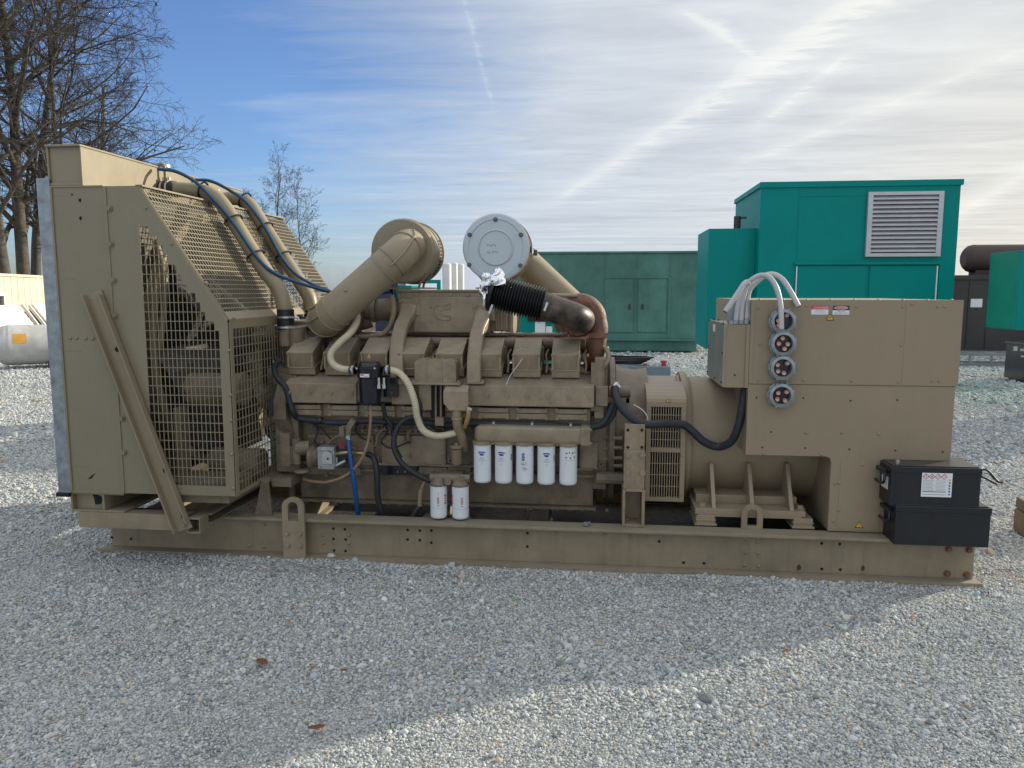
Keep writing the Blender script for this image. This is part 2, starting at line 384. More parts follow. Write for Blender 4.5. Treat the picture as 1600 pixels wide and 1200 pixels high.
def gz(x, y):
    return gz0(x, y) + .016 * math.exp(-((y + .06) / .07) ** 2) * (1 if -.1 < x < 5.3 else 0) * max(0, .6 + mnoise.noise(Vector((x * 1.7, 0, 7))) * 1.2)
def gz0(x, y):
    d = math.hypot(x - 2.6, y - .3)
    return .018 * mnoise.noise(Vector((x * .55, y * .55, 0))) * min(1, max(0, (d - 0) / 3)) - .004 + .006 * mnoise.noise(Vector((x * 2.1, y * 2.1, 3)))
mb = MB()
xs = [-1500, -500, -180, -60, -25, -14] + [-9 + i * .22 for i in range(101)] + [18, 26, 60, 180, 500, 1500]
ys = [-60, -14] + [-6 + i * .22 for i in range(91)] + [18, 26, 40, 80, 200, 600, 2500]
V = [(x, y, (gz(x, y) if -9 <= x <= 13.1 and -6 <= y <= 13.9 else -.005)) for y in ys for x in xs]; n = len(xs)
mb.add(V, [(j * n + i, j * n + i + 1, (j + 1) * n + i + 1, (j + 1) * n + i) for j in range(len(ys) - 1) for i in range(n - 1)], True)
ground = mb.build('ground', GRAV, kind='structure', label='pale grey crushed gravel yard')

def stone_mat():
    m = bpy.data.materials.new('loose stone'); m.use_nodes = True; nt = m.node_tree; nt.nodes.clear(); b = NB(nt)
    oi = b.n('ShaderNodeObjectInfo').outputs['Random']
    g = b.n('ShaderNodeValToRGB', inp={0: oi}); cr = g.color_ramp
    cr.elements[0].position = 0; cr.elements[0].color = (.15, .165, .17, 1); cr.elements[1].position = 1; cr.elements[1].color = (.80, .80, .77, 1)
    for p_, c_ in ((.14, (.32, .35, .36, 1)), (.5, (.50, .53, .53, 1)), (.74, (.60, .62, .61, 1)), (.80, (.46, .37, .25, 1)), (.82, (.60, .59, .54, 1)), (.95, (.40, .46, .50, 1))):
        e = cr.elements.new(p_); e.color = c_
    tc = b.n('ShaderNodeTexCoord').outputs['Object']
    cc = b.mix(b.ramp(b.noise(tc, 2.5, 5, .7), .3, .7), b.mix(.25, g.outputs[0], (.15, .15, .15)), g.outputs[0])
    p = b.n('ShaderNodeBsdfPrincipled', inp={'Base Color': cc, 'Roughness': .75, 'Specular IOR Level': .35})
    b.n('ShaderNodeOutputMaterial', inp={0: p.outputs[0]}); return m
STONE = stone_mat()
def make_stones():
    pts = []; scl = []; rot = []; var = []; q = random.Random(3)
    # bands by distance in front of the viewpoint; stones lie on the real ground wherever it can be seen near by
    bands = ((-3.4, -1.6, .0094, .64), (-1.6, .6, .0122, .76), (.6, 3.2, .019, 1.1), (3.2, 7.5, .032, 1.6), (7.5, 15, .05, 2.2), (15, 32, .10, 3.6))
    for y0, y1, st, sz in bands:
        y = y0
        while y < y1:
            d = y - CAM.y; hw = d * .84 + 1.0; cx = CAM.x - .11 * d; x = cx - hw
            while x < cx + hw:
                px, py = x + q.uniform(-.5, .5) * st, y + q.uniform(-.5, .5) * st
                x += st
                if -.0 < px < 5.2 and .06 < py < 1.44: continue
                s = sz * .0058 * math.exp(q.gauss(0, .36)) * (1 + .28 * mnoise.noise(Vector((px * 1.3, py * 1.3, 11))))
                if q.random() < .01: s *= 1.9
                zz = (gz(px, py) if -9 < px < 13 and py < 13.5 else -.005) + s * q.uniform(-.35, .55)
                pts.append((px, py, zz)); scl.append((s * q.uniform(.8, 1.25), s * q.uniform(.8, 1.3), s * q.uniform(.55, .95)))
                rot.append((q.uniform(-.6, .6), q.uniform(-.6, .6), q.uniform(0, 6.3))); var.append(q.randrange(6))
            y += st
    me = bpy.data.meshes.new('gravel_stones'); me.from_pydata(pts, [], [])
    a = me.attributes.new('scl', 'FLOAT_VECTOR', 'POINT'); a.data.foreach_set('vector', [c for t in scl for c in t])
    a = me.attributes.new('rot', 'FLOAT_VECTOR', 'POINT'); a.data.foreach_set('vector', [c for t in rot for c in t])
    a = me.attributes.new('var', 'INT', 'POINT'); a.data.foreach_set('value', var)
    me.materials.append(STONE)
    ob = bpy.data.objects.new('gravel_stones', me); col.objects.link(ob)
    ng = bpy.data.node_groups.new('stones', 'GeometryNodeTree')
    ng.interface.new_socket('Geometry', in_out='INPUT', socket_type='NodeSocketGeometry')
    ng.interface.new_socket('Geometry', in_out='OUTPUT', socket_type='NodeSocketGeometry')
    b = NB(ng); gi = b.n('NodeGroupInput'); go = b.n('NodeGroupOutput')
    g2i = b.n('GeometryNodeGeometryToInstance')
    for k in range(6):
        ico = b.n('GeometryNodeMeshIcoSphere', inp={'Radius': 1.0, 'Subdivisions': 2 if k % 2 else 3})
        pos = b.n('GeometryNodeInputPosition').outputs[0]
        vo = b.n('ShaderNodeTexVoronoi', feature='F1', inp={'Vector': b.v('ADD', pos, (k * 7.3, k * 3.1, 0)), 'Scale': .75})
        nz = b.n('ShaderNodeTexNoise', inp={'Vector': b.v('ADD', pos, (k * 3.3, 0, k)), 'Scale': .9, 'Detail': 2.0})
        f = b.m('ADD', b.m('MULTIPLY', vo.outputs['Distance'], -.35), b.m('MULTIPLY', nz.outputs['Fac'], .9))
        off = b.n('ShaderNodeVectorMath', operation='SCALE', inp={0: pos, 'Scale': b.m('SUBTRACT', f, .2)}).outputs[0]
        sp = b.n('GeometryNodeSetPosition', inp={'Geometry': ico.outputs[0], 'Offset': off})
        sm_ = b.n('GeometryNodeSetMaterial', inp={'Geometry': sp.outputs[0], 'Material': STONE})
        ng.links.new(sm_.outputs[0], g2i.inputs[0])
    def na(nm, ty): return b.n('GeometryNodeInputNamedAttribute', data_type=ty, inp={0: nm})
    e2r = b.n('FunctionNodeEulerToRotation', inp={0: na('rot', 'FLOAT_VECTOR').outputs[0]})
    iop = b.n('GeometryNodeInstanceOnPoints', inp={'Points': gi.outputs[0], 'Instance': g2i.outputs[0], 'Pick Instance': True,
              'Instance Index': na('var', 'INT').outputs[0], 'Rotation': e2r.outputs[0], 'Scale': na('scl', 'FLOAT_VECTOR').outputs[0]})
    ng.links.new(iop.outputs[0], go.inputs[0])
    md = ob.modifiers.new('stones', 'NODES'); md.node_group = ng
    tag(ob, 'loose grey crushed stones strewn over the yard around the generator', 'gravel', kind='stuff')
    print('stones', len(pts))
make_stones()
# ================================================================ the generator
YR, YF, YC = -.25, 1.75, .75
gen = empty('diesel_generator', (2.6, .75, 0), 'long tan sixteen cylinder diesel generator with caged radiator at left, engine in the middle and grey-tan electrical cabinet at right, on a steel skid', 'generator')
gen['label'] = 'big tan diesel generator on a steel skid, with caged radiator, engine and electrical cabinet'
def fan_pts(c, r, n, a0=0): return [(c[0] + r * math.cos(a0 + 2 * math.pi * k / n), c[1] + r * math.sin(a0 + 2 * math.pi * k / n)) for k in range(n)]

# ---- skid rails
def rail(y0, sgn, near):
    m = MB(); yw = y0 + .065 * sgn
    m.mat(0); m.box(-.0, 5.24, yw - .007, yw + .007, .02, .237)
    m.box(-.0, 5.24, y0, y0 + .13 * sgn, .237, .255)
    a, c = sorted((y0 - .012 * sgn, y0 + .14 * sgn))
    m.prism([(-.055, a, .001), (5.262, a, .001), (5.262, c, .001), (-.0, c, .001)], (0, 0, .019))
    for x in (2.0, 3.9, 4.9): m.box(x, x + .012, yw - .055, yw - .006, .02, .237) if False else None
    if near:
        yy = yw - .0075
        holes = [(521, 826), (539, 827), (521, 842), (540, 843), (522, 860), (540, 861), (637, 828), (656, 829), (674, 829), (637, 843), (656, 844), (674, 848), (824, 833), (824, 854), (1030, 846), (1068, 879), (1100, 880), (1284, 849), (1312, 850), (1284, 889), (1313, 890), (175, 840), (205, 842)]
        m.mat(1)
        for h in holes: p = P(*h, Y=yy); m.cyl(p + Vector((0, .003, 0)), p + Vector((0, -.0012, 0)), .0088, n=12)
        m.mat(0)
        for h in [(388, 820), (413, 820), (389, 853), (412, 854), (505, 836), (505, 848), (545, 836), (545, 848), (984, 839), (1010, 839), (1165, 847), (1184, 847), (1165, 863), (1184, 864), (1163, 883), (1185, 885), (870, 832), (945, 836)]:
            m.dome(P(*h, Y=yy), (0, -1, 0), .0125, .009)
        m.mat(2)
        for h in [(1482, 858), (1514, 859), (1480, 896), (1510, 898)]: m.bolt(P(*h, Y=yy), r=.015, h=.014)
        m.mat(3)
        for h, r_ in (((1248, 887), .013), ((1348, 888), .011)):
            p = P(*h, Y=yy); m.prism([(p.x + r_ * (1 + .35 * math.sin(k * 2.3)) * math.cos(k * .7), yy + .001, p.z + r_ * 1.35 * (1 + .3 * math.cos(k * 3.1)) * math.sin(k * .7)) for k in range(9)], (0, -.0025, 0))
    return m.build('skid_rail', [SKID, DARK, RUSTM, mat('old stain', (.07, .045, .03), .7, var=.3, scale=40)], gen, bevel=.003)
rail(0, 1, True); rail(1.5, -1, False)
m = MB(); m.box(.9, 5.1, .09, 1.41, .026, .028); m.build('under_shade_sheet', mat('painted shade', (.04, .037, .033), .75, var=.6, scale=28, bump=1.0, bscale=90), gen)  # dark sheet added under the engine, its colour standing in for shade
for x in (.12, 1.05, 2.0, 3.3, 4.55, 5.1):
    m = MB(); m.box(x, x + .10, .075, 1.425, .03, .05); m.box(x + .04, x + .055, .075, 1.425, .05, .2); m.box(x, x + .10, .075, 1.425, .2, .215)
    m.build('cross_member', SKID, gen)
def lug(x0, x1, y, z0, z1, bolts):
    m = MB(); w_ = x1 - x0; r_ = w_ / 2; cx = (x0 + x1) / 2; hw = w_ * .23; zt = z1 - r_ * .95 + hw * .2; zb = z1 - w_ * 1.05
    outer = [(x0, z0), (x1, z0)] + [(cx + r_ * math.cos(a), z1 - r_ * .75 + r_ * .75 * math.sin(a)) for a in [R(k * 15) for k in range(13)]]
    # plate with a slot: left, right, bottom blocks and an arch
    m.xz([(x0, z0), (x1, z0), (x1, zb), (x0, zb)], y, y + .022)
    m.xz([(x0, zb), (cx - hw, zb), (cx - hw, zt), (x0, zt)], y, y + .022); m.xz([(cx + hw, zb), (x1, zb), (x1, zt), (cx + hw, zt)], y, y + .022)
    A = [R(k * 15) for k in range(13)]
    for a0, a1 in zip(A[:-1], A[1:]):
        q = [(cx + hw * math.cos(a0), zt + hw * math.sin(a0)), (cx + r_ * math.cos(a0), zt + (z1 - zt) * math.sin(a0)), (cx + r_ * math.cos(a1), zt + (z1 - zt) * math.sin(a1)), (cx + hw * math.cos(a1), zt + hw * math.sin(a1))]
        m.xz(q, y, y + .022)
    for bx, bz in bolts: m.bolt((bx, y, bz), r=.015, h=.013)
    return m.build('lifting_lug', SKID, gen)
p0 = P(443, 873, Y=-.03); p1 = P(474, 778, Y=-.03)
lug(p0.x, p1.x, -.03, .012, p1.z, [(p0.x + .03, .10), (p1.x - .03, .10), (p0.x + .03, .175), (p1.x - .03, .175)])
p0 = P(1158, 830, Y=.10); p1 = P(1193, 789, Y=.10)
lug(p0.x, p1.x, .10, .16, p1.z, [])
m = MB(); q = P(915, 819, Y=.05); m.blob(q, (.02, .015, .012), 5, .3); m.blob(q + Vector((.02, .01, .003)), (.012, .01, .01), 6, .3)
m.build('earth_clod', mat('grey dirt', (.2, .2, .2), .9), None, origin=q, label='small grey lump of dirt lying on the top flange of the skid', cat='dirt lump')

# ---- radiator: casing, tank, core, galvanised guard, base
zt = 2.24
m = MB()
m.box(-.02, .312, YR, YR + .006, .459, zt)
m.box(-.02, .312, YR - .004, YR + .02, .452, .462); m.box(-.022, -.012, YR - .008, YR, .46, zt); m.box(.30, .318, YR - .006, YR + .03, .46, zt)
for z in (2.19, 1.72, 1.30, .96, .61): m.box(-.01, .10, YR - .0015, YR, z, z + .003)
for px in (110, 120, 134, 145): m.dome(P(px, 528 + (px - 110) * .03, Y=YR), (0, -1, 0), .012, .009)
for pt in ((171, 326), (173, 382), (177, 438), (180, 493), (191, 654), (194, 707)): m.bolt(P(*pt, Y=YR - .004), r=.013, h=.012)
m.mat(1)
for pt in ((126, 313), (127, 341), (113, 304)): m.cyl(P(*pt, Y=YR + .002), P(*pt, Y=YR - .0015), .011 if pt[0] > 120 else .006, n=10)
# torn dark paint patch low on the casing
q = P(142, 744, Y=YR); m.prism([(q.x - .02, YR - .001, q.z - .02), (q.x + .005, YR - .001, q.z - .012), (q.x + .03, YR - .001, q.z + .02), (q.x + .0, YR - .001, q.z)], (0, -.0015, 0))
casing = m.build('radiator_side_panel', [TANS, DARK], gen, bevel=.003)
m = MB(); m.box(-.02, .312, YF - .006, YF, .459, zt); m.build('radiator_side_panel', TANS, gen)
m = MB(); m.box(.04, .26, YR + .03, YF - .03, .50, 2.22); core = m.build('radiator_core', CORE, gen)
m = MB()
TX = .176; y0, y1 = YR, 1.73
m.box(-.027, TX, y0 + .012, y1 - .012, 2.246, 2.466)
m.box(-.034, TX + .006, y0 - .012, y1 + .01, 2.462, 2.474)                      # lid lip
m.box(-.034, -.022, y0, y0 + .012, 2.246, 2.462); m.box(TX - .006, TX + .004, y0 - .004, y0 + .014, 2.246, 2.462); m.box(-.022, TX - .006, y0, y0 + .011, 2.246, 2.262)
m.box(-.03, .30, y0 - .006, y1, 2.236, 2.246)
top = m.build('top_tank', TAN, gen, bevel=.003)
q = P(252, 262, X=TX - .09); m = MB(); m.lathe((q.x, q.y, 2.474), (0, 0, 1), [(0, .045), (.02, .045), (.021, .062), (.04, .062), (.045, .05)], 24); m.build('filler_cap', GALV, top)
m = MB(); q0 = P(245, 258, X=TX - .02); q0.z = 2.49
m.tube(smooth([(TX - .03, q0.y, 2.476), (TX + .01, q0.y, 2.492), (TX + .035, q0.y, 2.46), (TX + .03, q0.y, 2.30), (TX + .02, q0.y - .02, 2.23)]), .011, 8); m.build('overflow_pipe', TAN, top)
m = MB(); m.box(-.105, -.03, YR - .005, YR + .06, .45, 2.29); m.box(-.105, -.03, YF - .06, YF, .45, 2.29); m.box(-.105, -.03, YR + .06, YF - .06, .45, .52); m.box(-.105, -.03, YR + .06, YF - .06, 2.22, 2.29)
m.box(-.03, -.022, YR - .008, YR + .06, .45, 2.285)
m.mat(1); m.box(-.12, -.035, YR - .01, YF, .425, .45); m.mat(0)
m.build('core_guard', [GALV, BLKP], gen, bevel=.002)
# base: channels the radiator stands on
m = MB(); yb = YR + .01
q0 = P(109, 762, Y=yb); q1 = P(163, 799, Y=yb)
za, zb = q1.z - .006, .452
for ya, yb2 in ((yb, YF - .02),):
    m.box(q0.x, .30, ya, yb2, zb - .012, zb); m.box(q0.x, .30, ya, yb2, za, za + .012)
    m.box(q0.x, q0.x + .012, ya, yb2, za + .012, zb - .012); m.box(q1.x - .008, q1.x + .004, ya, ya + .5, za + .012, zb - .012)
    m.box(q0.x + .012, q1.x - .008, ya + .035, ya + .04, za + .012, zb - .012)
m.mat(1); c = P(152, 776, Y=yb + .034)
m.prism([(c.x - .035, c.y, c.z + .03), (c.x - .02, c.y, c.z - .01), (c.x - .015, c.y, c.z - .05), (c.x + .02, c.y, c.z - .045), (c.x + .035, c.y, c.z - .012), (c.x + .02, c.y, c.z + .004), (c.x + .004, c.y, c.z + .01), (c.x - .005, c.y, c.z + .035)], (0, -.002, 0)); m.mat(0)
m.build('radiator_base', [SKID, DARK], gen, bevel=.002)
m = MB(); z0, z1 = .238, za - .001
m.box(.01, .69, YR, YR + .008, z0, z1); m.box(.01, .69, YR + .008, YR + .10, z1 - .008, z1); m.box(.01, .69, YR + .008, YR + .10, z0, z0 + .008)
m.box(.695, .703, YR - .004, YR + .10, .226, .318); m.box(.773, .78, YR - .004, YR + .10, .226, .318); m.box(.703, .773, YR - .004, YR + .10, .226, .234); m.box(.703, .773, YR - .004, YR + .10, .31, .318); 
m.box(.70, .708, YR + .10, 1.6, .226, .318); m.box(.708, .80, YR + .10, 1.6, .31, .318); m.box(.708, .80, YR + .10, 1.6, .256, .264)
m.box(.01, .25, YF - .12, YF, z0, z1); m.box(.69, .78, 1.6, YF, .226, .318)
m.box(.05, .15, YR + .10, 1.6, z1 - .075, z1 - .002)
m.build('outrigger_frame', SKID, gen, bevel=.002)
# diagonal channel brace
a = P(144, 457, Y=YR - .02); c = P(287, 829, Y=YR - .02); dv = (c - a); L = dv.length; dv.normalize(); sd = Vector((dv.z, 0, -dv.x)); wv = .052
m = MB(); mid = (a + c) / 2
m.obox(mid + Vector((0, .012, 0)), dv * L / 2, sd * wv, (0, .004, 0))
for s_ in (-1, 1): m.obox(mid + sd * s_ * (wv - .004) + Vector((0, -.008, 0)), dv * (L / 2 - (.03 if s_ < 0 else 0)), sd * .004, (0, .024, 0))
for t_ in (.03, .12): m.bolt(a + dv * t_ - sd * .028 + Vector((0, .008, 0)), r=.013, h=.012); m.dome(a + dv * t_ + sd * .03 + Vector((0, .008, 0)), (0, -1, 0), .006)
for t_ in (.03, .09): m.bolt(c - dv * t_ - sd * .012 + Vector((0, .008, 0)), r=.012, h=.01)
m.mat(1)
for pt in ((183, 546), (258, 735)): q = P(*pt, Y=YR - .013); m.cyl(q + Vector((0, .001, 0)), q + Vector((0, -.001, 0)), .0145, n=14)
m.build('diagonal_brace', [TAN, DARK], gen, bevel=.002)

# ---- fan guard
SX0, SXT, SXM, SZM, SZB = .318, .515, 1.012, 1.487, .458
def side_sheet(y, yo):
    """solid sheet with a stair-stepped window of punched slots"""
    m = MB(); ya, yb = sorted((y, y + yo * .003))
    x0o, z0o = .505, .515; cw, ch = .0262, .0535
    top_z = 2.165; rows = int((top_z - z0o) / ch); ztop = z0o + rows * ch
    def slant(z): return SXM if z <= SZM else SXM + (SXT - SXM) * (z - SZM) / (zt - SZM)
    ends = []
    for r_ in range(rows):
        z1 = z0o + (r_ + 1) * ch
        xe = slant(z1) - (.085 if z1 > SZM - .05 else .045)
        k = int((xe - x0o) / cw); ends.append(max(2, min(k, 18)) if k > 1 else 0)
    m.box(SX0, x0o, ya, yb, SZB, zt)
    m.box(x0o, SXM, ya, yb, SZB, z0o)
    for r_ in range(rows):
        z0, z1 = z0o + r_ * ch, z0o + (r_ + 1) * ch; xe = x0o + ends[r_] * cw
        if z1 <= SZM: m.box(xe, SXM, ya, yb, z0, z1)
        else: m.xz([(xe, z0), (slant(z0), z0)] + ([(SXM, SZM)] if z0 < SZM else []) + [(slant(z1), z1), (xe, z1)], ya, yb)
        if ends[r_]:
            m.box(x0o, xe, ya - .0004, yb + .0004, z0 - .0022, z0 + .0022)
            for k in range(1, ends[r_]): m.box(x0o + k * cw - .0022, x0o + k * cw + .0022, ya, yb, z0, z1)
    m.xz([(x0o, ztop), (slant(ztop), ztop), (SXT, zt), (x0o, zt)], ya, yb)
    for pt in ((228, 325), (268, 381), (321, 442), (365, 497), (358, 548), (360, 617), (361, 657), (362, 710), (364, 763)):
        q = P(*pt, Y=YR)
        if yo > 0: m.dome((q.x, y, q.z), (0, -1, 0), .011, .008)
    return m.build('guard_side_panel', TANS, guard)
m = MB()
m.obox(((SXT + SXM) / 2 - .008, YR + .008, (zt + SZM) / 2 - .006), Vector((SXM - SXT, 0, SZM - zt)) / 2, (0, .009, 0), Vector((zt - SZM, 0, SXM - SXT)).normalized() * .008)
sl = Vector((SXM - SXT, 0, SZM - zt)); sln = Vector((zt - SZM, 0, SXM - SXT)).normalized()
for y_ in (YF - .012,):
    m.obox(Vector(((SXT + SXM) / 2, y_, (zt + SZM) / 2)) - sln * .006, sl / 2, (0, .012, 0), sln * .004)
m.box(SXT - .02, SXT + .02, YR, YF, zt - .004, zt + .006)
m.box(SXM - .005, SXM + .004, YR, YR + .04, SZB, SZM); m.box(SXM - .005, SXM + .004, YF - .04, YF, SZB, SZM)
for ya, yb in ((YR, .52), (.98, YF)):
    m.box(SXM - .012, SXM + .005, ya, yb, SZM - .012, SZM + .004); m.box(SXM - .004, SXM + .0035, ya + .04, yb, SZM - .05, SZM - .012); m.box(SXM - .004, SXM + .004, ya + .04, yb, SZB, SZB + .02)
m.box(SXM - .005, SXM + .004, .49, .525, SZB + .02, SZM - .05); m.box(SXM - .005, SXM + .004, .975, 1.01, SZB + .02, SZM - .05)
m.obox(Vector((SXM, .75, SZM)) - sl * .03, sl * .03, (0, 1.0, 0), sln * .003)
guard = m.build('fan_guard', TAN, gen)
side_sheet(YR, 1); side_sheet(YF, -1)
m = MB()
m.grid((SXT, YR + .015, zt), (0, YF - YR - .03, 0), sl * .95, 62, 26, .0062, .0035, .0058); m.build('guard_sloping_grille', TANS, guard)
for ya, yb in ((YR + .04, .49), (1.01, YF - .04)):
    m = MB(); m.grid((SXM, ya, SZB + .02), (0, yb - ya, 0), (0, 0, SZM - SZB - .07), 17, 18, .0046, .004, .006); m.build('guard_end_grille', TANS, guard)
# ---- shroud, fan and what shows through the cage
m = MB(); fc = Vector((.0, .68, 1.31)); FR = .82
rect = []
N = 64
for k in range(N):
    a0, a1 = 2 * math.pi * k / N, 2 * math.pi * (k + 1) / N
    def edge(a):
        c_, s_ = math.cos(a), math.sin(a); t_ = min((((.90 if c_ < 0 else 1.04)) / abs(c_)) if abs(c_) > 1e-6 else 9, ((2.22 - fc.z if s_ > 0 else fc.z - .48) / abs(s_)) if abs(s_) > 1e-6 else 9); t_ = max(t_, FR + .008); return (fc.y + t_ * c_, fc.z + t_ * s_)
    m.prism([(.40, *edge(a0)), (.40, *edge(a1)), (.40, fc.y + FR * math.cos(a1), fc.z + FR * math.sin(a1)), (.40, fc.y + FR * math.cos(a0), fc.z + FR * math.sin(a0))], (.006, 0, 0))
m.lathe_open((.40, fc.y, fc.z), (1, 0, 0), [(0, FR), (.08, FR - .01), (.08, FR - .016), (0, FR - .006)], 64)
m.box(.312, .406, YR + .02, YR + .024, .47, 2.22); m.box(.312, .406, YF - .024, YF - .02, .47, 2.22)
m.build('fan_shroud', mat('darkened shroud paint', (.085, .072, .05), .55, var=.15, scale=4, dust=.3, grime=.35), gen)  # base colour darkened to put shade inside the cage, grime over it
m = MB(); m.lathe_open((.408, fc.y, fc.z), (1, 0, 0), [(0, FR + .006), (.075, FR + .006), (.078, FR + .045), (.090, FR + .045), (.092, FR - .006), (0, FR - .006)], 72); m.build('fan_ring', TAN, gen)
m = MB(); hub = Vector((.56, fc.y, fc.z))
m.lathe(hub + Vector((-.06, 0, 0)), (1, 0, 0), [(0, .10), (.03, .17), (.09, .17), (.11, .12), (.20, .10), (.20, .05)], 24)
for k in range(8):
    a = 2 * math.pi * k / 8 + .2; rd = Vector((0, math.cos(a), math.sin(a))); tg = Vector((0, -math.sin(a), math.cos(a))); rings = []
    for t_, wd, tw in ((.14, .05, .9), (.25, .10, .75), (.5, .13, .6), (.81, .15, .45)):
        cdir = (tg * math.cos(tw) + Vector((1, 0, 0)) * math.sin(tw)); nn = rd.cross(cdir)
        c0 = hub + rd * t_; rings.append([c0 - cdir * wd - nn * .004, c0 + nn * .006, c0 + cdir * wd - nn * .004, c0 - nn * .004])
    m.loft(rings, True, True, False)
m.build('cooling_fan', mat('fan paint', (.055, .05, .045), .5, var=.2, dust=.2), gen)
m = MB()
m.lathe((.70, .75, fc.z), (1, 0, 0), [(0, .06), (.10, .06), (.10, .15), (.20, .15), (.20, .06), (.45, .06)], 24)
m.lathe((.88, .75, .78), (1, 0, 0), [(0, .12), (.02, .17), (.14, .17), (.16, .1), (.3, .1)], 28)
m.lathe((.90, .42, .95), (1, 0, 0), [(0, .05), (.01, .08), (.08, .08), (.3, .09), (.31, .05)], 20)
m.box(.78, .80, .70, .80, .78, fc.z + .1); m.box(.96, 1.16, .35, 1.15, .45, 1.15); m.box(1.0, 1.16, .5, 1.0, 1.15, 1.45)
for y_ in (.2, 1.3): m.tube([(.46, y_, 1.9), (1.0, y_ * .6 + .3, 1.35)], .016, 8)
m.tube(smooth([(.46, -.02, 1.95), (.52, -.05, 1.7), (.50, -.10, 1.35), (.47, -.1, 1.28)]), .022, 8)
m.build('fan_drive', TAND, gen)
m = MB()
for k in range(4):
    y_ = .70 + k * .03; pts = []
    for j in range(28):
        a = 2 * math.pi * j / 28; zc, rr_ = (1.27, .155) if math.sin(a) > 0 else (.78, .175); pts.append((.82 + k * .02, .75 + rr_ * math.cos(a), zc + rr_ * math.sin(a)))
    m.tube(pts + [pts[0]], .008, 6)
m.build('fan_belt', RUBB, gen)
m = MB(); m.box(.50, .94, -.20, .10, .40, .52); m.box(.56, .60, -.1, .0, .52, .95); m.cyl((.60, .05, 1.05), (.95, .05, 1.05), .10, n=20); m.cyl((.62, .25, .55), (.95, .25, .55), .09, n=20)
m.build('guard_bracket', TAND, gen)

# ---- coolant pipes up to the top tank, with hoses strapped on
def pipe(path, r, name, mt, parent, n=14, label=None, rf=None):
    m = MB(); m.tube(smooth(path, 7), r, n, rf=rf); return m.build(name, mt, parent, label=label)
cp1 = [P(268, 296, Y=.55), P(300, 298, Y=.56), P(330, 304, Y=.55), P(352, 325, Y=.52), P(385, 378, Y=.48), P(418, 428, Y=.44), P(436, 452, Y=.41), P(443, 475, Y=.39), P(446, 487, Y=.39)]
cp2 = [P(345, 313, Y=1.20), P(366, 310, Y=1.17), P(388, 318, Y=1.14), P(407, 345, Y=1.1), P(440, 397, Y=1.04), P(468, 440, Y=1.0), P(483, 465, Y=.98), P(487, 488, Y=.97)]
cpi = pipe(cp1, .050, 'coolant_pipe', TAN, gen); cpj = pipe(cp2, .050, 'coolant_pipe', TAN, gen)
def clampring(m, p, d, r, w_=.012): m.lathe_open(Vector(p) - Vector(d).normalized() * w_ / 2, d, [(0, r), (0, r + .004), (w_, r + .004), (w_, r)], 20); m.box(p.x + r * .6, p.x + r + .02, p.y - r * .5 - .012, p.y - r * .5 + .0, p.z - .006, p.z + .006)
for path, pr in ((cp1, cpi), (cp2, cpj)):
    a = path[-1]; m = MB(); m.cyl(a + Vector((0, 0, .015)), a + Vector((0, 0, -.115)), .055, n=20); m.build('rubber_coupling', RUBB, pr)
    
    for dz_ in (-.035, -.10): m = MB(); clampring(m, a + Vector((0, 0, dz_)), (0, 0, 1), .0555); m.build('hose_clamp', STEEL, pr)
    m = MB(); a = path[0]; m.cyl((TX + .002, a.y, a.z), a + Vector((.03, 0, 0)), .056, n=20); m.build('rubber_coupling', RUBB, pr)
    for t_ in (.25, .75): m = MB(); q = Vector((TX, a.y, a.z)).lerp(a, t_); m.lathe_open(q, (1, 0, 0), [(0, .0555), (0, .06), (.012, .06), (.012, .0555)], 20); m.box(q.x, q.x + .012, a.y - .01, a.y + .01, a.z + .055, a.z + .08); m.build('hose_clamp', STEEL, pr)
h1 = [P(247, 264, Y=.47), P(275, 268, Y=.48), P(305, 284, Y=.50), P(330, 308, Y=.47), P(362, 345, Y=.44), P(400, 400, Y=.40), P(425, 424, Y=.40), P(455, 438, Y=.46), P(490, 449, Y=.52), P(520, 457, Y=.58), P(560, 460, Y=.62), P(612, 456, Y=.62)]
h2 = [P(305, 281, Y=.98), P(330, 283, Y=1.02), P(360, 298, Y=1.08), P(385, 316, Y=1.06), P(412, 352, Y=1.02), P(440, 402, Y=.95), P(462, 428, Y=.88), P(488, 444, Y=.68), P(515, 455, Y=.62)]
pipe(h1, .0115, 'vent_hose', HBLUE, gen, 8, 'blue hose strapped along the nearer coolant pipe'); pipe(h2, .0115, 'vent_hose', HBLUE, gen, 8, 'blue hose strapped along the farther coolant pipe')
for path, ks in ((cp1, ((318, 300, .55), (364, 342, .50), (403, 398, .46))), (cp2, ((383, 314, 1.15), (414, 355, 1.09), (446, 400, 1.03)))):
    sp = smooth(path, 12)
    for px, py, y_ in ks:
        q = P(px, py, Y=y_); i = min(range(1, len(sp) - 1), key=lambda i: (sp[i] - q).length); d = (sp[i + 1] - sp[i - 1]).normalized()
        m = MB(); m.lathe_open(sp[i] - Vector((0, .006, -.004)), d, [(0, .055), (0, .066), (.008, .066), (.008, .055)], 18); m.build('cable_tie', BLKP, cpi if path is cp1 else cpj)

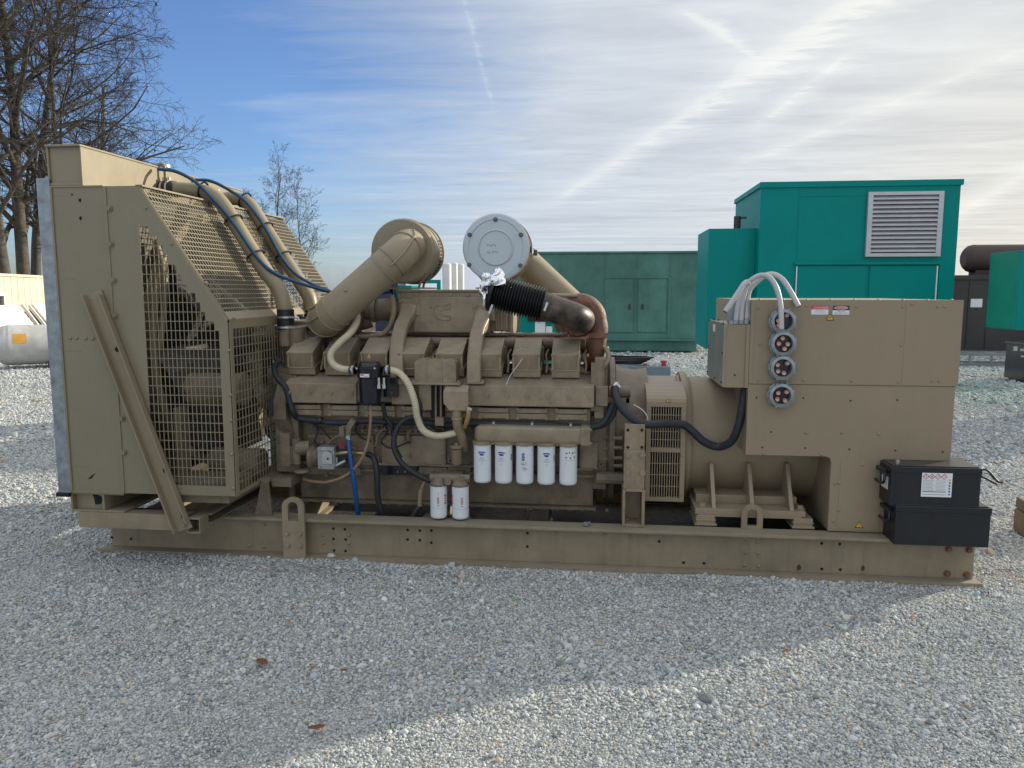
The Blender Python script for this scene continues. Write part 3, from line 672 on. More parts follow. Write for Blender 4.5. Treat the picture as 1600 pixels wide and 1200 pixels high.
# ================================================================ engine
BX0, BX1, PIT = 1.19, 3.08, .2375
m = MB()
m.yz([(.30, .50), (.30, 1.085), (.42, 1.13), (1.08, 1.13), (1.20, 1.085), (1.20, .50)], BX0, BX1)
yb = .296
def plate(x0, y0, x1, y1, Y, t_, nb, m, bo=.016, r=.008):
    a, c = P(x0, y1, Y=Y), P(x1, y0, Y=Y); m.box(a.x, c.x, Y, Y + t_, a.z, c.z)
    nx, nz = nb
    for i in range(nx):
        for j in range(nz):
            if 0 < i < nx - 1 and 0 < j < nz - 1: continue
            m.bolt((a.x + bo + (c.x - a.x - 2 * bo) * i / max(1, nx - 1), Y, a.z + bo + (c.z - a.z - 2 * bo) * j / max(1, nz - 1)), r=r, h=.007)
plate(500, 668, 520, 675, .29, .01, (1, 1), m); plate(558, 666, 575, 673, .29, .01, (1, 1), m)
for x0, x1 in ((480, 563), (617, 650), (655, 698), (700, 735)): plate(x0, 731, x1, 741, .27, .03, (3, 1), m, .02)
m.box(BX0 + .1, BX1, .285, .30, .745, .76); m.box(BX0, BX1, .26, .30, .545, .56); m.box(BX0 + .3, BX1, .27, .30, .875, .89)
for i in range(9): x = BX0 + .1 + i * .22; m.box(x, x + .016, .275, .30, .76, .98)
q = P(640, 690, Y=.28); m.tube(smooth([q, q + Vector((0, -.03, .01)), q + Vector((.0, -.035, .06)), q + Vector((.02, -.03, .09))]), .014, 10)
for pt in ((590, 717), (704, 719), (939, 725), (732, 726)):
    q = P(*pt, Y=.29); m.ring(q, (0, -1, 0), .009, .016, .012, 14)
block = m.build('engine_block', TAND, gen, bevel=.004)
for args in ((482, 681, 583, 724, .272, .028, (6, 2)), (597, 682, 696, 727, .272, .028, (4, 4)), (905, 692, 934, 733, .272, .028, (2, 4)), (760, 700, 900, 727, .276, .024, (5, 2))):
    m = MB(); plate(*args, m, .018, .0105); m.build('inspection_cover', TANE, gen, bevel=.003)
m = MB(); q0, q1 = P(586, 741, Y=.268), P(652, 728, Y=.268); m.box(q0.x, q1.x, .262, .30, q0.z, q1.z)
for k in range(3): m.bolt((q0.x + .04 + k * .09, .262, (q0.z + q1.z) / 2), r=.008)
m.build('dark_slot_bar', BLKP, gen)  # black bar put in for the dark slot between block and pan
m = MB(); q0, q1 = P(652, 730, Y=.29), P(740, 727, Y=.29); m.box(q0.x, q1.x, .285, .30, q0.z, q1.z); m.build('dark_slot_strip', DARK, gen)  # solid strip whose black carries on the slot's darkness along the block
m = MB()
m.yz([(.34, .30), (.32, .49), (.28, .495), (.28, .515), (1.22, .515), (1.22, .495), (1.18, .49), (1.16, .30)], BX0 - .02, 3.08)
m.yz([(.36, .274), (.30, .280), (.30, .296), (1.20, .296), (1.20, .280), (1.14, .274)], BX0 - .02, 3.1)
for i in range(26): m.bolt((BX0 + .03 + i * .078, .298, .288), r=.008, h=.007); m.bolt((BX0 + .03 + i * .078, .279, .505), r=.008, h=.007)
m.box(2.28, 2.80, .42, 1.05, .14, .276)
pan = m.build('oil_pan', TAND, gen, bevel=.004)
m = MB(); q = P(822, 800, Y=.40); m.prism([(q.x - .008, .41, q.z - .05), (q.x + .012, .41, q.z - .04), (q.x + .02, .41, q.z + .02), (q.x + .006, .41, q.z + .05)], (0, .01, 0)); m.tube([(q.x + .01, .415, q.z + .015), (q.x + .035, .42, q.z + .012), (q.x + .045, .42, q.z + .03)], .008, 8); m.build('drain_cock', BRASS, pan)

# cylinder heads' covers along the near bank (and the far bank, turned round)
def pyz(py, px, Y): q = P(px, py, Y=Y); return (Y, q.z)
PX = 690
A_ = pyz(588, PX, .235); B_ = pyz(578, PX, .225); C_ = pyz(553, PX, .205); D_ = pyz(528, PX, .39)
cx0 = P(449, 560, Y=.21).x
def valve_cover():
    m = MB(); w_ = .170
    b1 = [A_, B_, (B_[0] + .36, B_[1] + .09), (A_[0] + .36, A_[1] + .05)]
    m.yz([(y - YC, z) for y, z in b1], 0, w_)
    m.yz([(B_[0] - .006 - YC, B_[1]), (B_[0] - .004 - YC, B_[1] + .008), (B_[0] + .35 - YC, B_[1] + .10), (B_[0] + .35 - YC, B_[1] + .085)], -.004, w_ + .004)
    top_ = [(B_[0] + .004, B_[1] + .008), (C_[0], C_[1]), (C_[0] + .008, C_[1] + .006), (D_[0], D_[1]), (D_[0] + .02, D_[1] - .002), (.56, B_[1] + .10)]
    rings = []
    for x_, g_ in ((0, 0), (w_, 0)): rings.append([Vector((x_, y - YC, z)) for y, z in top_])
    n_ = len(top_); c_ = [(sum(y for y, z in top_) / n_) - YC, sum(z for y, z in top_) / n_]
    rin = lambda x_, k: [Vector((x_, c_[0] + (p.y - c_[0]) * k, c_[1] + (p.z - c_[1]) * k)) for p in rings[0]]
    m.loft([rin(.004, .93), rin(.0, .985), rings[0] and [p + Vector((.006, 0, 0)) for p in rings[0]], [p - Vector((.006, 0, 0)) for p in rings[1]], rin(w_, .985), rin(w_ - .004, .93)], True, True, False)
    for x_ in (.008, w_ - .008):
        m.bolt((x_, C_[0] - .004 - YC, C_[1] - .003), (0, -.6, .8), r=.0075, h=.006)
        m.box(x_ - .006, x_ + .006, C_[0] - .006 - YC, C_[0] + .006 - YC, B_[1] + .008, C_[1] - .008)
    return m
vc = valve_cover(); 
m0 = MB(); 
WLOC_g = WLOC[gen.name]
vcm = [(x + cx0, y + YC, z) for x, y, z in vc.v]; vc.v = vcm
v0 = vc.build('valve_cover', TANE, gen, origin=(cx0, YC, 0), bevel=.011, seg=3, group='valve covers along the cylinder banks', ang=28)
for i in range(1, 8): dup(v0, (i * PIT, 0, 0))
for i in range(8): dup(v0, (i * PIT + .170 + .04, 0, 0), rz=math.pi)
# long side covers under them
sp_ = [pyz(583, PX, .31), pyz(602, PX, .15), pyz(633, PX, .15), pyz(634, PX, .31)]
m = MB()
for pa, pb in ((446, 556), (612, 666), (692, 928)):
    xa, xb = P(pa, 610, Y=.15).x, P(pb, 610, Y=.15).x; m.yz(sp_, xa, xb)
    k = max(2, int((xb - xa) / .13)); 
    for i in range(k + 1):
        for z_ in (sp_[1][1] - .058,): m.bolt((xa + .025 + (xb - xa - .05) * i / k, .15, z_), r=.011, h=.009)
m.box(P(450, 600, Y=.2).x, P(928, 600, Y=.2).x, .175, .26, sp_[2][1] + .01, sp_[1][1] - .01)
m.build('side_cover', TANE, gen, bevel=.005, ang=25)
m = MB(); zA = P(PX, 636, Y=.19).z; zB = P(PX, 652, Y=.20).z
for i in range(8):
    x = cx0 + .03 + i * PIT
    m.box(x, x + .185, .185, .30, (zA + zB) / 2 + .004, zA); m.box(x - .003, x + .188, .192, .30, zB, (zA + zB) / 2)
    for k in (0, 1): m.bolt((x + .008 + k * .17, .182, zA - .008), r=.009, h=.008); m.bolt((x + .008 + k * .17, .19, zB + .008), r=.009, h=.008)
m.box(cx0, cx0 + 1.9, .22, .30, zB - .01, zA)
zc = P(PX, 660, Y=.26).z; m.box(cx0, cx0 + 1.9, .26, .31, zc, zB - .01)
m.build('cam_follower_cover', TANE, gen, bevel=.004)
# exhaust manifold and water manifold between the banks
m = MB(); 
for y_ in (.60, .92):
    m.mat(0); m.tube([(1.25 + 0, y_, 1.30), (3.1, y_, 1.30)], .055, 14)
    for i in range(8): m.tube([(cx0 + .1 + i * PIT, y_, 1.30), (cx0 + .1 + i * PIT, y_ + (-.17 if y_ < .75 else .17), 1.24)], .04, 10); m.ring((cx0 + .0 + i * PIT, y_, 1.30), (1, 0, 0), .05, .066, .03, 14)
m.build('exhaust_manifold', RUSTM, gen)
m = MB(); zq = P(600, 527, Y=.52).z
m.tube([(1.22, .50, zq - .03), (3.02, .50, zq - .03)], .036, 12); m.box(1.3, 3.0, .70, .80, 1.2, 1.34)
m.tube([(1.5, .56, zq + .02), (2.9, .56, zq + .02)], .012, 8)
for i in range(7): x = cx0 + .16 + i * PIT; m.box(x, x + .02, .38, .52, 1.22, zq - .05)
m.build('water_manifold', TAND, gen)
m = MB()
pb_, pc_ = P(797, 524, Y=.95), P(832, 524, Y=.95); 
for a0, a1 in ((797, 832), (852, 885)):
    m = MB(); q0, q1 = P(a0, 530, Y=.95), P(a1, 523, Y=.95); m.box(q0.x, q1.x, .93, 1.1, q0.z - .05, q1.z); m.build('manifold_cover', TANE, gen, bevel=.004)

# ---- aftercooler housing with raised emblem
YA = .50
a = P(623, 520, Y=YA); c = P(803, 452, Y=YA); m = MB()
x0, x1, z0, z1 = a.x, P(765, 480, Y=YA).x, a.z, P(700, 453, Y=YA).z
m.box(x0, x1, YA, 1.0, z0, z1 - .012); m.box(x0 - .008, x1 + .15, YA - .014, 1.01, z1 - .012, z1 + .002); m.box(x0 + .10, x1 - .02, YA - .012, YA, z0 + .006, z1 - .045)
m.box(x1, x1 + .13, YA + .05, .96, z0 + .01, z1 - .012); m.box(x1 + .13, x1 + .15, YA + .03, .98, z0 - .01, z1 - .012)
for k in range(3): m.box(x1 + .03 + k * .035, x1 + .045 + k * .035, YA + .035, YA + .05, z0 + .02, z1 - .03)
for px in (630, 650, 677, 704, 730, 752): q = P(px, 456, Y=YA - .014); m.bolt((q.x, YA - .014, z1 - .005) if False else (q.x, YA, z1 - .03), r=.011, h=.01)
aft = m.build('aftercooler', TANE, gen, bevel=.006, seg=3)
def ez(u, v): q = P(580 + u * .15, 440 + v * .15, Y=YA - .012); return Vector((q.x, YA - .013, q.z))
m = MB(); r_ = .0042
out_ = [(822, 222), (822, 282), (745, 290), (722, 312)]
m.tube([ez(*p) for p in out_], r_, 8)
arc = [(720, 250), (690, 245), (668, 262), (655, 300), (662, 340), (690, 378), (730, 396), (780, 398), (822, 398), (822, 356), (770, 354), (738, 345), (716, 322)]
m.tube([ez(v_.x, v_.z) for v_ in smooth([(a_, 0, b_) for a_, b_ in arc[:7]], 4)], r_, 8)
m.tube([ez(*p) for p in arc[6:10]], r_, 8); m.tube([ez(*p) for p in arc[9:]], r_, 8)
m.tube([ez(730, 252), ez(770, 240), ez(800, 238), ez(822, 224)], r_ * .8, 8); m.tube([ez(755, 262), ez(790, 250)], r_ * .8, 6)
m.dome(ez(625, 262), (0, -1, 0), .008, .005)
m.build('raised_emblem', TANE, aft)
# crossover legs from the housing down to the near bank
def leg(pts, m):
    P_ = smooth([P(x, y, Y=Y_) for x, y, Y_ in pts], 6); n_ = len(P_)
    m.tube(P_, 1, 20, rf=lambda t: .044 + .014 * max(0, 1 - t * 3.2), sq=(1, .72, 1), ref=(1, 0, 0))
for pts, base in (([(640, 480, .50), (636, 494, .46), (627, 512, .38), (621, 540, .27), (620, 570, .20), (621, 600, .16)], (609, 634, 601)),
                  ([(757, 488, .52), (752, 505, .44), (746, 522, .34), (743, 545, .25), (741, 570, .19), (741, 598, .16)], (730, 757, 600))):
    m = MB(); leg(pts, m)
    q = P(*pts[0][:2], Y=YA - .01); m.box(q.x - .07, q.x + .07, YA - .022, YA + .0, q.z - .055, q.z + .055)
    for sx in (-1, 1): m.bolt((q.x + sx * .055, YA - .022, q.z + .04), r=.012, h=.01)
    q0, q1 = P(base[0], base[2], Y=.15), P(base[1], base[2], Y=.15); m.box(q0.x, q1.x, .13, .25, q0.z + .002, q0.z + .014)
    for x_ in (q0.x + .012, q1.x - .012): m.bolt((x_, .15, q0.z + .014), (0, 0, 1), r=.011, h=.012)
    m.build('intake_crossover', TANE, gen, bevel=.006, ang=40)
# rounded breather housing in the middle
a, c = P(648, 597, Y=.12), P(712, 562, Y=.12); m = MB(); x0, x1, z0, z1 = a.x, c.x, a.z, c.z; rr = .03
prof = [(x0, z0), (x1, z0), (x1, z1 - rr * 1.2)] + [(x1 - rr + rr * math.cos(R(t)), z1 - rr + rr * math.sin(R(t))) for t in (20, 45, 70, 90)] + [(x0 + rr + rr * math.cos(R(t)), z1 - rr + rr * math.sin(R(t))) for t in (90, 110, 135, 160)] + [(x0, z1 - rr * 1.2)]
m.prism([(x, .12, z) for x, z in prof], (0, .16, 0), False)
for px in (666, 690): q = P(px, 580, Y=.12); m.box(q.x - .005, q.x + .005, .115, .12, z0, z1 - .006); m.box(q.x - .005, q.x + .005, .115, .27, z1 - .002, z1 + .006)
m.box(x0 - .02, x1 + .03, .10, .26, z0 - .014, z0)
for x_ in (x0 - .008, x1 + .016): m.bolt((x_, .112, z0), (0, 0, 1), r=.01, h=.01)
qa, qb = P(655, 640, Y=.145), P(674, 604, Y=.145); m.box(qa.x, qb.x, .135, .17, qa.z, z0 - .014)
m.build('breather_housing', TANE, gen, bevel=.007, seg=3)
m = MB(); m.mat(1); q0, q1 = P(675, 662, Y=.17), P(689, 604, Y=.17); m.box(q0.x - .004, q1.x + .02, .146, .20, q0.z + .04, z0 - .016); m.mat(0)
for px in (681, 689): m.tube(smooth([P(px, 600, Y=.14), P(px, 620, Y=.13), P(px, 652, Y=.13)]), .008, 8)
q = P(688, 658, Y=.13); m.box(q.x - .028, q.x + .026, .10, .16, q.z - .025, q.z + .026)
m.build('oil_line', [TAND, DARK], gen, bevel=.003)
# filler box with elbow
a, c = P(693, 641, Y=.06), P(731, 603, Y=.10); zt_ = P(710, 612, Y=.06).z; m = MB(); x0, x1 = a.x, P(731, 620, Y=.06).x; zb_ = a.z
m.prism([(x0, .06, zt_), (x0, .06, zb_ + .045), (x0 + .035, .06, zb_), (x1 - .02, .06, zb_), (x1, .06, zb_ + .03), (x1, .06, zt_)], (0, .10, 0))
m.prism([(x0, .06, zt_), (x1, .06, zt_), (x1 - .004, .12, c.z), (x0 + .008, .12, c.z)], (0, .04, .0))
m.tube(smooth([P(714, 636, Y=.10), P(714, 650, Y=.10), P(716, 668, Y=.12), P(722, 685, Y=.16), P(727, 702, Y=.22)]), .03, 14)
m.lathe_open(P(714, 655, Y=.10), (0, 0, 1), [(0, .031), (0, .036), (.012, .036), (.012, .031)], 16)
m.bolt(P(714, 633, Y=.06), r=.006, h=.003); 
m.cyl(P(714, 722, Y=.20), P(713, 700, Y=.16), .034, n=20); m.lathe(P(713, 700, Y=.16), (0, 0, 1), [(0, .038), (.016, .042), (.02, .036), (.02, .014), (.034, .012)], 20)
m.build('oil_filler', TANE, gen, bevel=.004)
m = MB(); m.mat(0); m.tube(smooth([P(731, 636, Y=.09), P(732, 648, Y=.08), P(729, 660, Y=.09), P(726, 667, Y=.12)]), .014, 10); m.mat(1); q = P(731, 641, Y=.09); m.lathe_open(q, (0, 0, 1), [(0, .015), (0, .019), (.02, .019), (.02, .015)], 14); m.box(q.x + .01, q.x + .026, q.y - .012, q.y + .004, q.z, q.z + .014)
m.build('breather_hose', [AMBER, STEEL], gen)

# corrugated cream hoses
def corr(path, r, name, mt, pitch=.0135, amp=.09, lab=None):
    sp = smooth(path, 10); L = sum((b_ - a_).length for a_, b_ in zip(sp[:-1], sp[1:])); n_ = int(L / pitch) * 4
    out_, acc, i, seg_ = [], 0, 0, 0; ds = L / n_; d = [0]
    for a_, b_ in zip(sp[:-1], sp[1:]): d.append(d[-1] + (b_ - a_).length)
    for k in range(n_ + 1):
        t = min(k * ds, L - 1e-6)
        while d[i + 1] < t: i += 1
        out_.append(sp[i].lerp(sp[i + 1], (t - d[i]) / max(1e-9, d[i + 1] - d[i])))
    m = MB(); m.tube(out_, [r * (1 + amp * math.cos(math.pi * k / 2)) for k in range(len(out_))], 14); return m.build(name, mt, gen, label=lab)
corr([P(545, 488, Y=.42), P(552, 484, Y=.36), P(558, 498, Y=.30), P(549, 518, Y=.20), P(530, 536, Y=.14), P(517, 553, Y=.11), P(520, 568, Y=.09), P(533, 576, Y=.08), P(551, 578, Y=.08)], .0215, 'corrugated_hose', CREAM, lab='pale corrugated hose rising from the black canister to the front turbocharger')
corr([P(609, 578, Y=.06), P(624, 583, Y=.05), P(638, 600, Y=.04), P(648, 628, Y=.04), P(652, 652, Y=.05), P(662, 673, Y=.07), P(682, 681, Y=.10), P(705, 678, Y=.12), P(722, 672, Y=.15)], .0205, 'corrugated_hose', CREAM, lab='cream ribbed hose curving down from the black canister to the oil filler')
# black breather canister
cc_ = P(578, 600, Y=.05); zA_, zB_, zC_, zD_ = (P(578, y, Y=.05).z for y in (632, 585, 568, 562))
m = MB()
zz = lambda py: P(578, py, Y=.05).z - zA_
m.lathe((cc_.x, .05, zA_), (0, 0, 1), [(0, .046), (.006, .058), (.014, .064), (zz(606), .068), (zz(590), .069), (zz(589), .077), (zz(576), .080), (zz(575.5), .088), (zz(572), .088), (zz(571.5), .072), (zz(569), .069), (zz(565.5), .060), (zz(564.5), .052), (zz(564), .02)], 40)
m.tube([P(556, 578, Y=.05), P(548, 578, Y=.06)], .026, 14); m.tube([P(600, 578, Y=.05), P(610, 578, Y=.06)], .026, 14)
a = P(600, 620, Y=.12); c = P(621, 590, Y=.12); m.box(a.x, c.x, .115, .15, a.z, c.z); m.cyl(P(612, 613, Y=.115), P(612, 613, Y=.108), .007, n=8)
can = m.build('crankcase_canister', BLKP, gen)
m = MB(); q = (cc_.x, .05, zD_ + .01); m.lathe(q, (0, 0, 1), [(0, .014), (.008, .014), (.009, .010), (.024, .010), (.026, .006)], 8, sm=False); m.build('brass_fitting', BRASS, can)
m = MB()
for px, y_ in ((592, -.020), (600, .0)):
    m = MB(); q = P(px, 598, Y=y_); m.box(q.x - .006, q.x + .006, q.y, q.y + .006, q.z - .03, q.z + .03); m.box(q.x - .009, q.x + .009, q.y - .004, q.y, q.z - .035, q.z - .012); m.build('latch', STEEL, can)
for px, r_ in ((552, .0265), (606, .0265)): m = MB(); q = P(px, 578, Y=.055); m.lathe_open((q.x - .007, q.y, q.z), (1, 0, 0), [(0, r_), (0, r_ + .004), (.014, r_ + .004), (.014, r_)], 18); m.box(q.x - .006, q.x + .006, q.y - .04, q.y - .025, q.z, q.z + .02); m.build('hose_clamp', STEEL, can)
for px in (557, 585): m = MB(); m.dome(P(px, 576, Y=-.036), (0, -1, 0), .007); m.build('lid_screw', STEEL, can)
m = MB(); q = P(570, 587, Y=-.037); m.mat(0); m.box(q.x - .028, q.x + .026, -.042, -.030, q.z - .009, q.z + .010); m.mat(1); m.box(q.x - .026, q.x - .004, -.0430, -.0418, q.z + .001, q.z + .008); m.box(q.x - .002, q.x + .022, -.0430, -.0418, q.z - .005, q.z - .003)
m.build('canister_label', [WHITE, RED], can)

# hoses low on the near side
pipe([P(579, 633, Y=.05), P(579, 655, Y=.05), P(575, 690, Y=.07), P(562, 722, Y=.09), P(540, 743, Y=.11), P(512, 753, Y=.13), P(487, 752, Y=.16), P(474, 748, Y=.18)], .0095, 'drain_hose', CLEAR, gen, 10, 'thin brownish hose looping down from the black canister')
pipe([P(544, 678, Y=.13), P(546, 700, Y=.11), P(549, 725, Y=.10), P(554, 760, Y=.11), P(559, 800, Y=.16), P(560, 815, Y=.18)], .0155, 'fuel_hose', BLUE, gen, 12, 'bright blue hose hanging down to the skid')
pipe([P(574, 709, Y=.16), P(584, 716, Y=.13), P(589, 740, Y=.11), P(590, 775, Y=.12), P(596, 798, Y=.14), P(606, 812, Y=.18)], .0185, 'rubber_hose', RUBB, gen, 12, 'black hose dropping from the injection pump behind the blue hose')
pipe([P(598, 630, Y=.12), P(602, 650, Y=.13), P(612, 668, Y=.14), P(618, 700, Y=.15), P(626, 715, Y=.13)], .013, 'rubber_hose', RUBB, gen, 10)
pipe([P(655, 652, Y=.15), P(632, 656, Y=.12), P(618, 675, Y=.10), P(616, 700, Y=.09), P(628, 724, Y=.08), P(652, 742, Y=.09), P(676, 752, Y=.11), P(700, 753, Y=.13)], .017, 'rubber_hose', RUBB, gen, 12, 'black hose looping round to the fuel filter head')
pipe([P(657, 790, Y=.16), P(650, 798, Y=.15), P(643, 812, Y=.15)], .017, 'rubber_hose', RUBB, gen, 10)
pipe([P(620, 585, Y=.14), P(640, 600, Y=.13), P(656, 630, Y=.13), P(657, 652, Y=.15)], .012, 'rubber_hose', RUBB, gen, 10)
pipe([P(665, 750, Y=.14), P(660, 760, Y=.13), P(657, 772, Y=.14), P(656, 790, Y=.15)], .011, 'fuel_line', TANE, gen, 10, rf=lambda t: .009 if t < .5 else .016)
pipe([P(602, 668, Y=.2), P(590, 680, Y=.2), P(585, 697, Y=.19), P(560, 702, Y=.19), P(545, 696, Y=.2)], .005, 'fuel_line', TAND, gen, 6)
pipe([P(523, 709, Y=.17), P(545, 707, Y=.165), P(570, 709, Y=.16)], .014, 'fuel_line', BRASS, gen, 8)
pipe([P(513, 693, Y=.2), P(524, 684, Y=.18), P(537, 678, Y=.16)], .011, 'fuel_line', TAND, gen, 8)
# shut-off valve at the top of the blue hose
m = MB(); q = P(545, 668, Y=.14); m.obox(q, Vector((.035, 0, .05)).normalized() * .06, (0, .018, 0), Vector((.05, 0, -.035)).normalized() * .018); m.cyl(P(544, 682, Y=.13), P(545, 670, Y=.13), .018, n=12); m.box(q.x - .05, q.x - .02, .10, .16, q.z - .05, q.z + .01)
m.mat(1); m.lathe_open(P(544, 684, Y=.13), (0, 0, 1), [(0, .017), (0, .021), (.016, .021), (.016, .017)], 14); m.ring(P(545, 685, Y=.108), (0, -1, 0), .003, .010, .004, 10); m.mat(2); m.cyl(P(534, 696, Y=.20), P(534, 696, Y=.16), .022, n=14)
m.build('shut_off_valve', [TAND, STEEL, mat('dull red cap', (.22, .012, .018), .5)], gen, bevel=.002)
# injection pump
m = MB(); m.mat(0); a, c = P(497, 733, Y=.12), P(522, 699, Y=.12)
m.box(a.x, c.x, .12, .24, a.z, c.z); m.box(a.x - .01, a.x, .14, .24, a.z + .02, c.z - .02); m.box(a.x + .01, c.x - .005, .112, .12, c.z - .02, c.z - .008)
for (i, j) in ((.1, .1), (.9, .1), (.1, .92), (.9, .92)): m.bolt((a.x + (c.x - a.x) * i, .12, a.z + (c.z - a.z) * j), r=.009, h=.008)
gq = P(489, 715, Y=.18); m.mat(3); m.lathe((a.x - .01, .20, gq.z), (-1, 0, 0), [(0, .045), (.02, .055), (.03, .056), (.05, .072), (.066, .074), (.066, .05)], 24)
for k in range(6): m.box(a.x - .045, a.x - .012, .20 + .05 * math.cos(k) - .004, .20 + .05 * math.cos(k) + .004, gq.z + .05 * math.sin(k) - .004, gq.z + .05 * math.sin(k) + .004)
m.mat(1); a2, c2 = P(504, 724, Y=.108), P(519, 705, Y=.108); m.prism([(a2.x, .112, a2.z), (c2.x, .112, a2.z), (c2.x, .112, c2.z - .02), ((a2.x + c2.x) / 2 + .01, .112, c2.z), ((a2.x + c2.x) / 2 - .01, .112, c2.z), (a2.x, .112, c2.z - .02)], (0, -.012, 0))
m.mat(2); q = P(512, 717, Y=.099); m.cyl(q, q + Vector((0, -.002, 0)), .007, n=10); a3, c3 = P(523, 725, Y=.16), P(542, 700, Y=.16); m.box(a3.x, c3.x, .16, .25, a3.z, c3.z)
m.mat(1); m.cyl(P(524, 728, Y=.14), P(540, 720, Y=.14), .012, n=10); m.cyl(P(526, 730, Y=.15), P(526, 715, Y=.15), .009, n=8)
m.build('injection_pump', [ALU, STEEL, BLKP, TAND], gen, bevel=.003)
# gear housing at the engine's front
m = MB()
m.box(1.06, 1.21, .22, 1.28, .50, 1.12); m.box(1.10, 1.20, .40, 1.10, 1.12, 1.40)
a, c = P(440, 727, Y=.16), P(453, 677, Y=.16); m.box(a.x, c.x, .15, .24, a.z, c.z); m.box(a.x + .06, c.x + .025, .16, .24, a.z + .01, c.z - .08)
a, c = P(424, 655, Y=.15), P(445, 600, Y=.15); m.prism([(a.x, .15, a.z), (c.x, .15, a.z), (c.x, .15, c.z - .02), (c.x - .02, .15, c.z), (a.x + .03, .15, c.z), (a.x, .15, c.z - .06)], (0, .12, 0)); m.prism([(a.x, .16, a.z), (c.x, .16, a.z), (c.x + .03, .24, a.z - .12), (a.x + .03, .24, a.z - .12)], (0, .05, 0))
q = P(463, 700, Y=.17); m.cyl(q + Vector((0, 0, .06)), q + Vector((0, 0, -.10)), .028, n=16); m.cyl((q.x, .17, q.z), (q.x + .08, .19, q.z), .045, n=18); m.lathe(P(471, 737, Y=.16), (0, 0, 1), [(0, .05), (.012, .05)], 18)
a, c = P(404, 806, Y=.10), P(424, 748, Y=.10); m.prism([(a.x, .05, .258), (c.x + .02, .05, .258), (c.x, .05, c.z), (a.x + .05, .05, c.z)], (0, .012, 0)); m.box(a.x + .02, c.x, .062, .30, c.z - .012, c.z); m.box(c.x, 1.20, .10, .25, c.z - .05, c.z)
a, c = P(463, 812, Y=.30), P(482, 770, Y=.30); m.box(1.1, 1.13, .30, .33, .25, .52)
m.tube(smooth([(P(449, 0, Y=.39).x, .39, 1.42), (P(449, 0, Y=.39).x + .01, .40, 1.36), (P(449, 0, Y=.39).x + .06, .45, 1.30), (P(449, 0, Y=.39).x + .14, .55, 1.28)]), .062, 16); m.tube([(P(455, 0, Y=.39).x - .02, .36, 1.22), (P(455, 0, Y=.39).x - .02, .36, 1.40)], .05, 14); m.cyl(P(449, 540, Y=.39), P(449, 508, Y=.39), .052, n=18); m.cyl(P(489, 530, Y=1.08), P(489, 505, Y=1.08), .052, n=18)
m.build('gear_housing', TAND, gen, bevel=.006)
for pts in ([(436, 562), (429, 575), (433, 590), (446, 605), (452, 625), (458, 643), (466, 653), (490, 657), (530, 661), (570, 658), (620, 660), (660, 660), (700, 664), (738, 662), (790, 663), (850, 664), (900, 668), (925, 668), (942, 661), (952, 645), (958, 630)],):
    pipe([P(x, y, Y=.15 if i < 6 else .19) for i, (x, y) in enumerate(pts)], .0185, 'wiring_loom', LOOM, gen, 12)
pipe([P(430, 600, Y=.14), P(424, 625, Y=.13), P(424, 650, Y=.14)], .010, 'wiring_loom', LOOM, gen, 8)
pipe([P(470, 655, Y=.17), P(500, 668, Y=.22), P(520, 690, Y=.24)], .006, 'wiring_loom', LOOM, gen, 6)
for k in range(5): pipe([P(462 + k * 3, 518 - k, Y=.40), P(490 + k * 4, 512 + k * 2, Y=.36), P(515 + k * 2, 530 + k * 3, Y=.34), P(506 + k * 5, 560, Y=.30)], .008, 'wiring_loom', LOOM, gen, 6)
pipe([P(800, 568, Y=.32), P(802, 556, Y=.28), P(810, 547, Y=.24), P(819, 544, Y=.3)], .0018, 'loose_wire', WHITE, gen, 5)
pipe([P(818, 558, Y=.22), P(808, 572, Y=.17), P(798, 586, Y=.145), P(791, 601, Y=.13)], .0018, 'loose_wire', WHITE, gen, 5)

# small plumbing, fittings and clips on the near side of the block
m = MB()
for z_, x_a, x_b in ((664, 480, 740), (672, 560, 700)):
    q0, q1 = P(x_a, z_, Y=.25), P(x_b, z_, Y=.25); m.tube([q0, q1], .006, 8)
    n_ = int((q1.x - q0.x) / .16)
    for k in range(n_ + 1): x_ = q0.x + .03 + k * (q1.x - q0.x - .06) / n_; zz_ = q0.z + (q1.z - q0.z) * k / n_; m.box(x_ - .008, x_ + .008, .24, .29, zz_ - .012, zz_ + .012)
m.build('fuel_rail', TAND, gen)
for px, py, r_ in ((590, 672, .016), (610, 668, .012), (650, 670, .014), (676, 676, .012), (505, 690, .012), (545, 740, .014), (640, 712, .011), (735, 668, .012), (690, 737, .014), (512, 742, .012)):
    m = MB(); q = P(px, py, Y=.27); m.lathe((q.x, .30, q.z), (0, -1, 0), [(0, r_ * 1.3), (.02, r_ * 1.3), (.022, r_), (.05, r_), (.052, r_ * .6), (.062, r_ * .6)], 8, sm=False); m.build('plug_fitting', TAND, gen)
for pts in ([(488, 660), (497, 672), (492, 690), (505, 698)], [(600, 662), (606, 674), (596, 690), (612, 700), (640, 690)], [(672, 664), (682, 672), (700, 676)], [(740, 662), (746, 672), (744, 690)], [(560, 660), (556, 672), (566, 684), (580, 690)]):
    pipe([P(x, y, Y=.235) for x, y in pts], .0055, 'wiring_loom', LOOM, gen, 6)
for i in range(8):
    x = cx0 + i * PIT + .205
    pipe([(x, .24, 1.155), (x + .004, .26, 1.20), (x - .008, .33, 1.25), (x, .42, 1.28)], .0075, 'injector_line', TAND, gen, 8)
for pts in ([(x, 656 + (x % 3)) for x in (520,)],): pass
